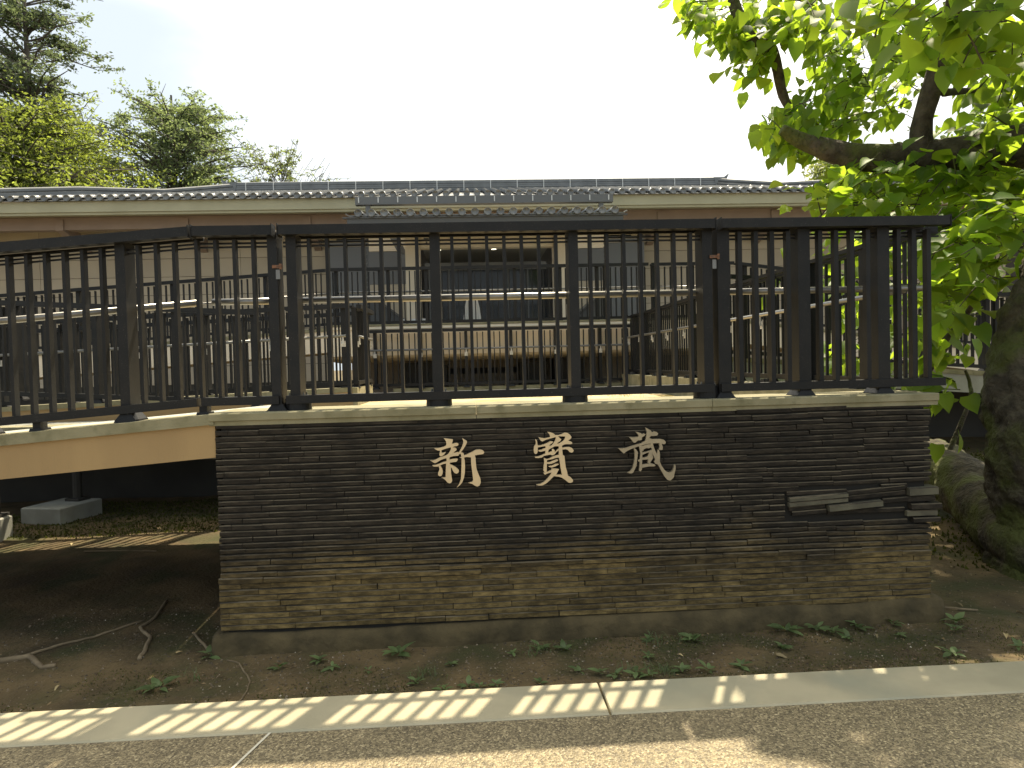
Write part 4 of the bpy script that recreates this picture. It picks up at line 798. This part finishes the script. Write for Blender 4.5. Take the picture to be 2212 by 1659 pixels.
# canopy overhead, outside the top of the frame: it shades the right part of the path
nk = len(leaves); gx = (.5852*math.sin(SUN_AZ), .5852*math.cos(SUN_AZ))
k = 0
while k < 6500:
    X, Y = random.uniform(.95, 7.5), random.uniform(-5.5, .4)
    if X < 1.30+.42*max(0, (-1.25-Y))+.12*mnoise.noise(Vector((Y*2, 0, 0))) and Y < -.6: 
        continue
    if Y > -.72: continue
    h = random.uniform(5.0, 6.4); k += 1
    if X > 2.5 and Y > -.7 and mnoise.noise(Vector((X*1.4, Y*1.4, 8))) > .30: continue
    leaf_at(Vector((X+gx[0]*h, Y+gx[1]*h, h)), random.uniform(.21, .29))
main, over = leaves[:nk], leaves[nk:]
main.sort(key=lambda q: -q[0])
for s, M, kk in main[:290]:
    o = link('leaf', lm[kk], TR); o.matrix_local = Matrix.Translation(-TO_) @ M
mb = MB()
for s, M, kk in main[290:]+over:
    mb.add([M @ Vector(v) for v in lmb[kk].v], lmb[kk].f)
tag(mb.obj('foliage', M_LEAF2, TR, -TO_, smooth=True), kind='stuff')
mb = MB()
for a, b_ in twigs: mb.tube([a, (a+b_)/2+Vector((0, 0, .02)), b_], [.006, .005, .003], 4, False)
tag(mb.obj('twigs', M_BARK, TR, -TO_), kind='stuff')

# ---------------------------------------------------------------- trees far behind the building
def card_leaf(mb, c, s):
    a = Vector((random.gauss(0, 1), random.gauss(0, 1), random.gauss(0, .6))).normalized(); b_ = a.cross(Vector((random.gauss(0, 1), random.gauss(0, 1), random.gauss(0, 1)))).normalized()
    mb.add([c-a*s, c+b_*s*.45, c+a*s, c-b_*s*.45], [(0, 1, 2, 3)])
def far_tree(name, label, base, H, trunk_r, shape, nb, nl, ls, c_leaf, c_tr, lean=0, bare=0, clump=.5, droop=0.0, tr_amt=.4):
    """shape(t) -> crown radius at height fraction t (from the lowest limb to the top)"""
    e = empty(name, label, 'tree', base); tm = MB()
    ml = mat(name+'_leaf', c_leaf, tuple(x*.6 for x in c_leaf), .5, .6, rnd=.3, island=True, trans=(c_tr, tr_amt)); mbk = mat(name+'_bark', (.10, .085, .07), None, rough=.9)
    tp = [Vector((lean*t_*H, .15*math.sin(t_*5), t_*H)) for t_ in [i/8 for i in range(9)]]
    tm.tube(tp, [trunk_r*(1-.85*i/8) for i in range(9)], 8); tm.obj('trunk', mbk, e)
    lm_ = MB(); bm_ = MB()
    for i in range(nb):
        t_ = (i+random.random())/nb; z = H*(.18+.82*t_); r = shape(t_)*random.uniform(.65, 1.12); a = random.uniform(0, 6.28)
        st = Vector((lean*z, 0, z*.93)); en = st+Vector((r*math.cos(a), r*math.sin(a), r*(.35-droop)+.1*random.random()*r)); mid = (st+en)/2+Vector((0, 0, .12*r))
        bm_.tube([st, mid, en], [trunk_r*.22*(1-.6*t_)+.01, trunk_r*.12, .012], 4, False)
        for q in range(5):
            u = random.uniform(.25, 1); p = st.lerp(en, u)+Vector((0, 0, .12*r*(1-abs(2*u-1)))); w_ = Vector((random.gauss(0, 1), random.gauss(0, 1), random.gauss(0, .5)))*r*.22
            bm_.tube([p, p+w_], [.02, .008], 3, False)
            if random.random() < bare: continue
            for k in range(int(nl/nb/5)):
                v = random.random(); card_leaf(lm_, p+w_*v+Vector((random.gauss(0, 1), random.gauss(0, 1), random.gauss(0, .6)))*clump*.5, ls*random.uniform(.6, 1.3))
    tag(bm_.obj('branches', mbk, e), kind='stuff'); tag(lm_.obj('crown', ml, e), kind='stuff')
    return e
def base_at(dx, dy, Y): p = at(dx, dy, Y); return (p.x, p.y, 0), p.z
b0, h0 = base_at(372, 208, 34)
far_tree('round_tree', 'rounded dark green tree standing alone behind the roof at the left', b0, h0, .35, lambda t_: 4.6*max(0.02, 1-((t_-.45)/.60)**2)**.55, 260, 56000, .10, (.10, .14, .075), (.26, .33, .12), clump=.34, bare=.16, tr_amt=.55)
b1, h1 = base_at(52, -90, 30)
far_tree('tall_conifer', 'tall ragged dark tree rising out of the top left corner', b1, h1, .34, lambda t_: 6.4*(1-t_*.52)*(.70+.30*math.sin(t_*33)), 210, 52000, .095, (.075, .10, .055), (.17, .22, .09), clump=.30, droop=.12, bare=.30, tr_amt=.5)
b2, h2 = base_at(78, 236, 27)
far_tree('spreading_tree', 'broad yellow-green tree behind the roof at the left edge', (b2[0]-1.2, b2[1], 0), h2, .4, lambda t_: 8.3*(1-t_*.80)**.7, 280, 95000, .085, (.12, .15, .04), (.34, .42, .06), clump=.50, tr_amt=.5, bare=.06)
b3, h3 = base_at(608, 328, 36)
far_tree('sparse_tree', 'small thinly leaved tree top showing over the roof left of the centre', b3, h3, .10, lambda t_: 3.6*(1-t_)**.5+.2, 130, 9000, .07, (.11, .14, .06), (.34, .42, .12), clump=.14, droop=-1.3)
b4, h4 = base_at(692, 381, 36)
far_tree('bushy_tree', 'small dense green crown just showing over the ridge right of the sparse tree', b4, h4, .15, lambda t_: 1.0, 40, 4000, .13, (.09, .14, .03), (.32, .42, .05), clump=.5)
b5, h5 = base_at(1850, 322, 30)
far_tree('hill_tree', 'pale green tree crown behind the roof beside the big tree at the right', b5, h5, .3, lambda t_: 4.6*(1-t_*.8)**.7, 120, 24000, .15, (.12, .16, .05), (.38, .44, .10), clump=.8)
b6, h6 = base_at(2140, 300, 30)
far_tree('hill_tree', 'dark green tree crown behind the big tree at the right edge', b6, h6, .3, lambda t_: 5.0*(1-t_*.7)**.6, 90, 12000, .19, (.06, .09, .03), (.2, .26, .05), clump=1.0)
S.render.engine = 'CYCLES'
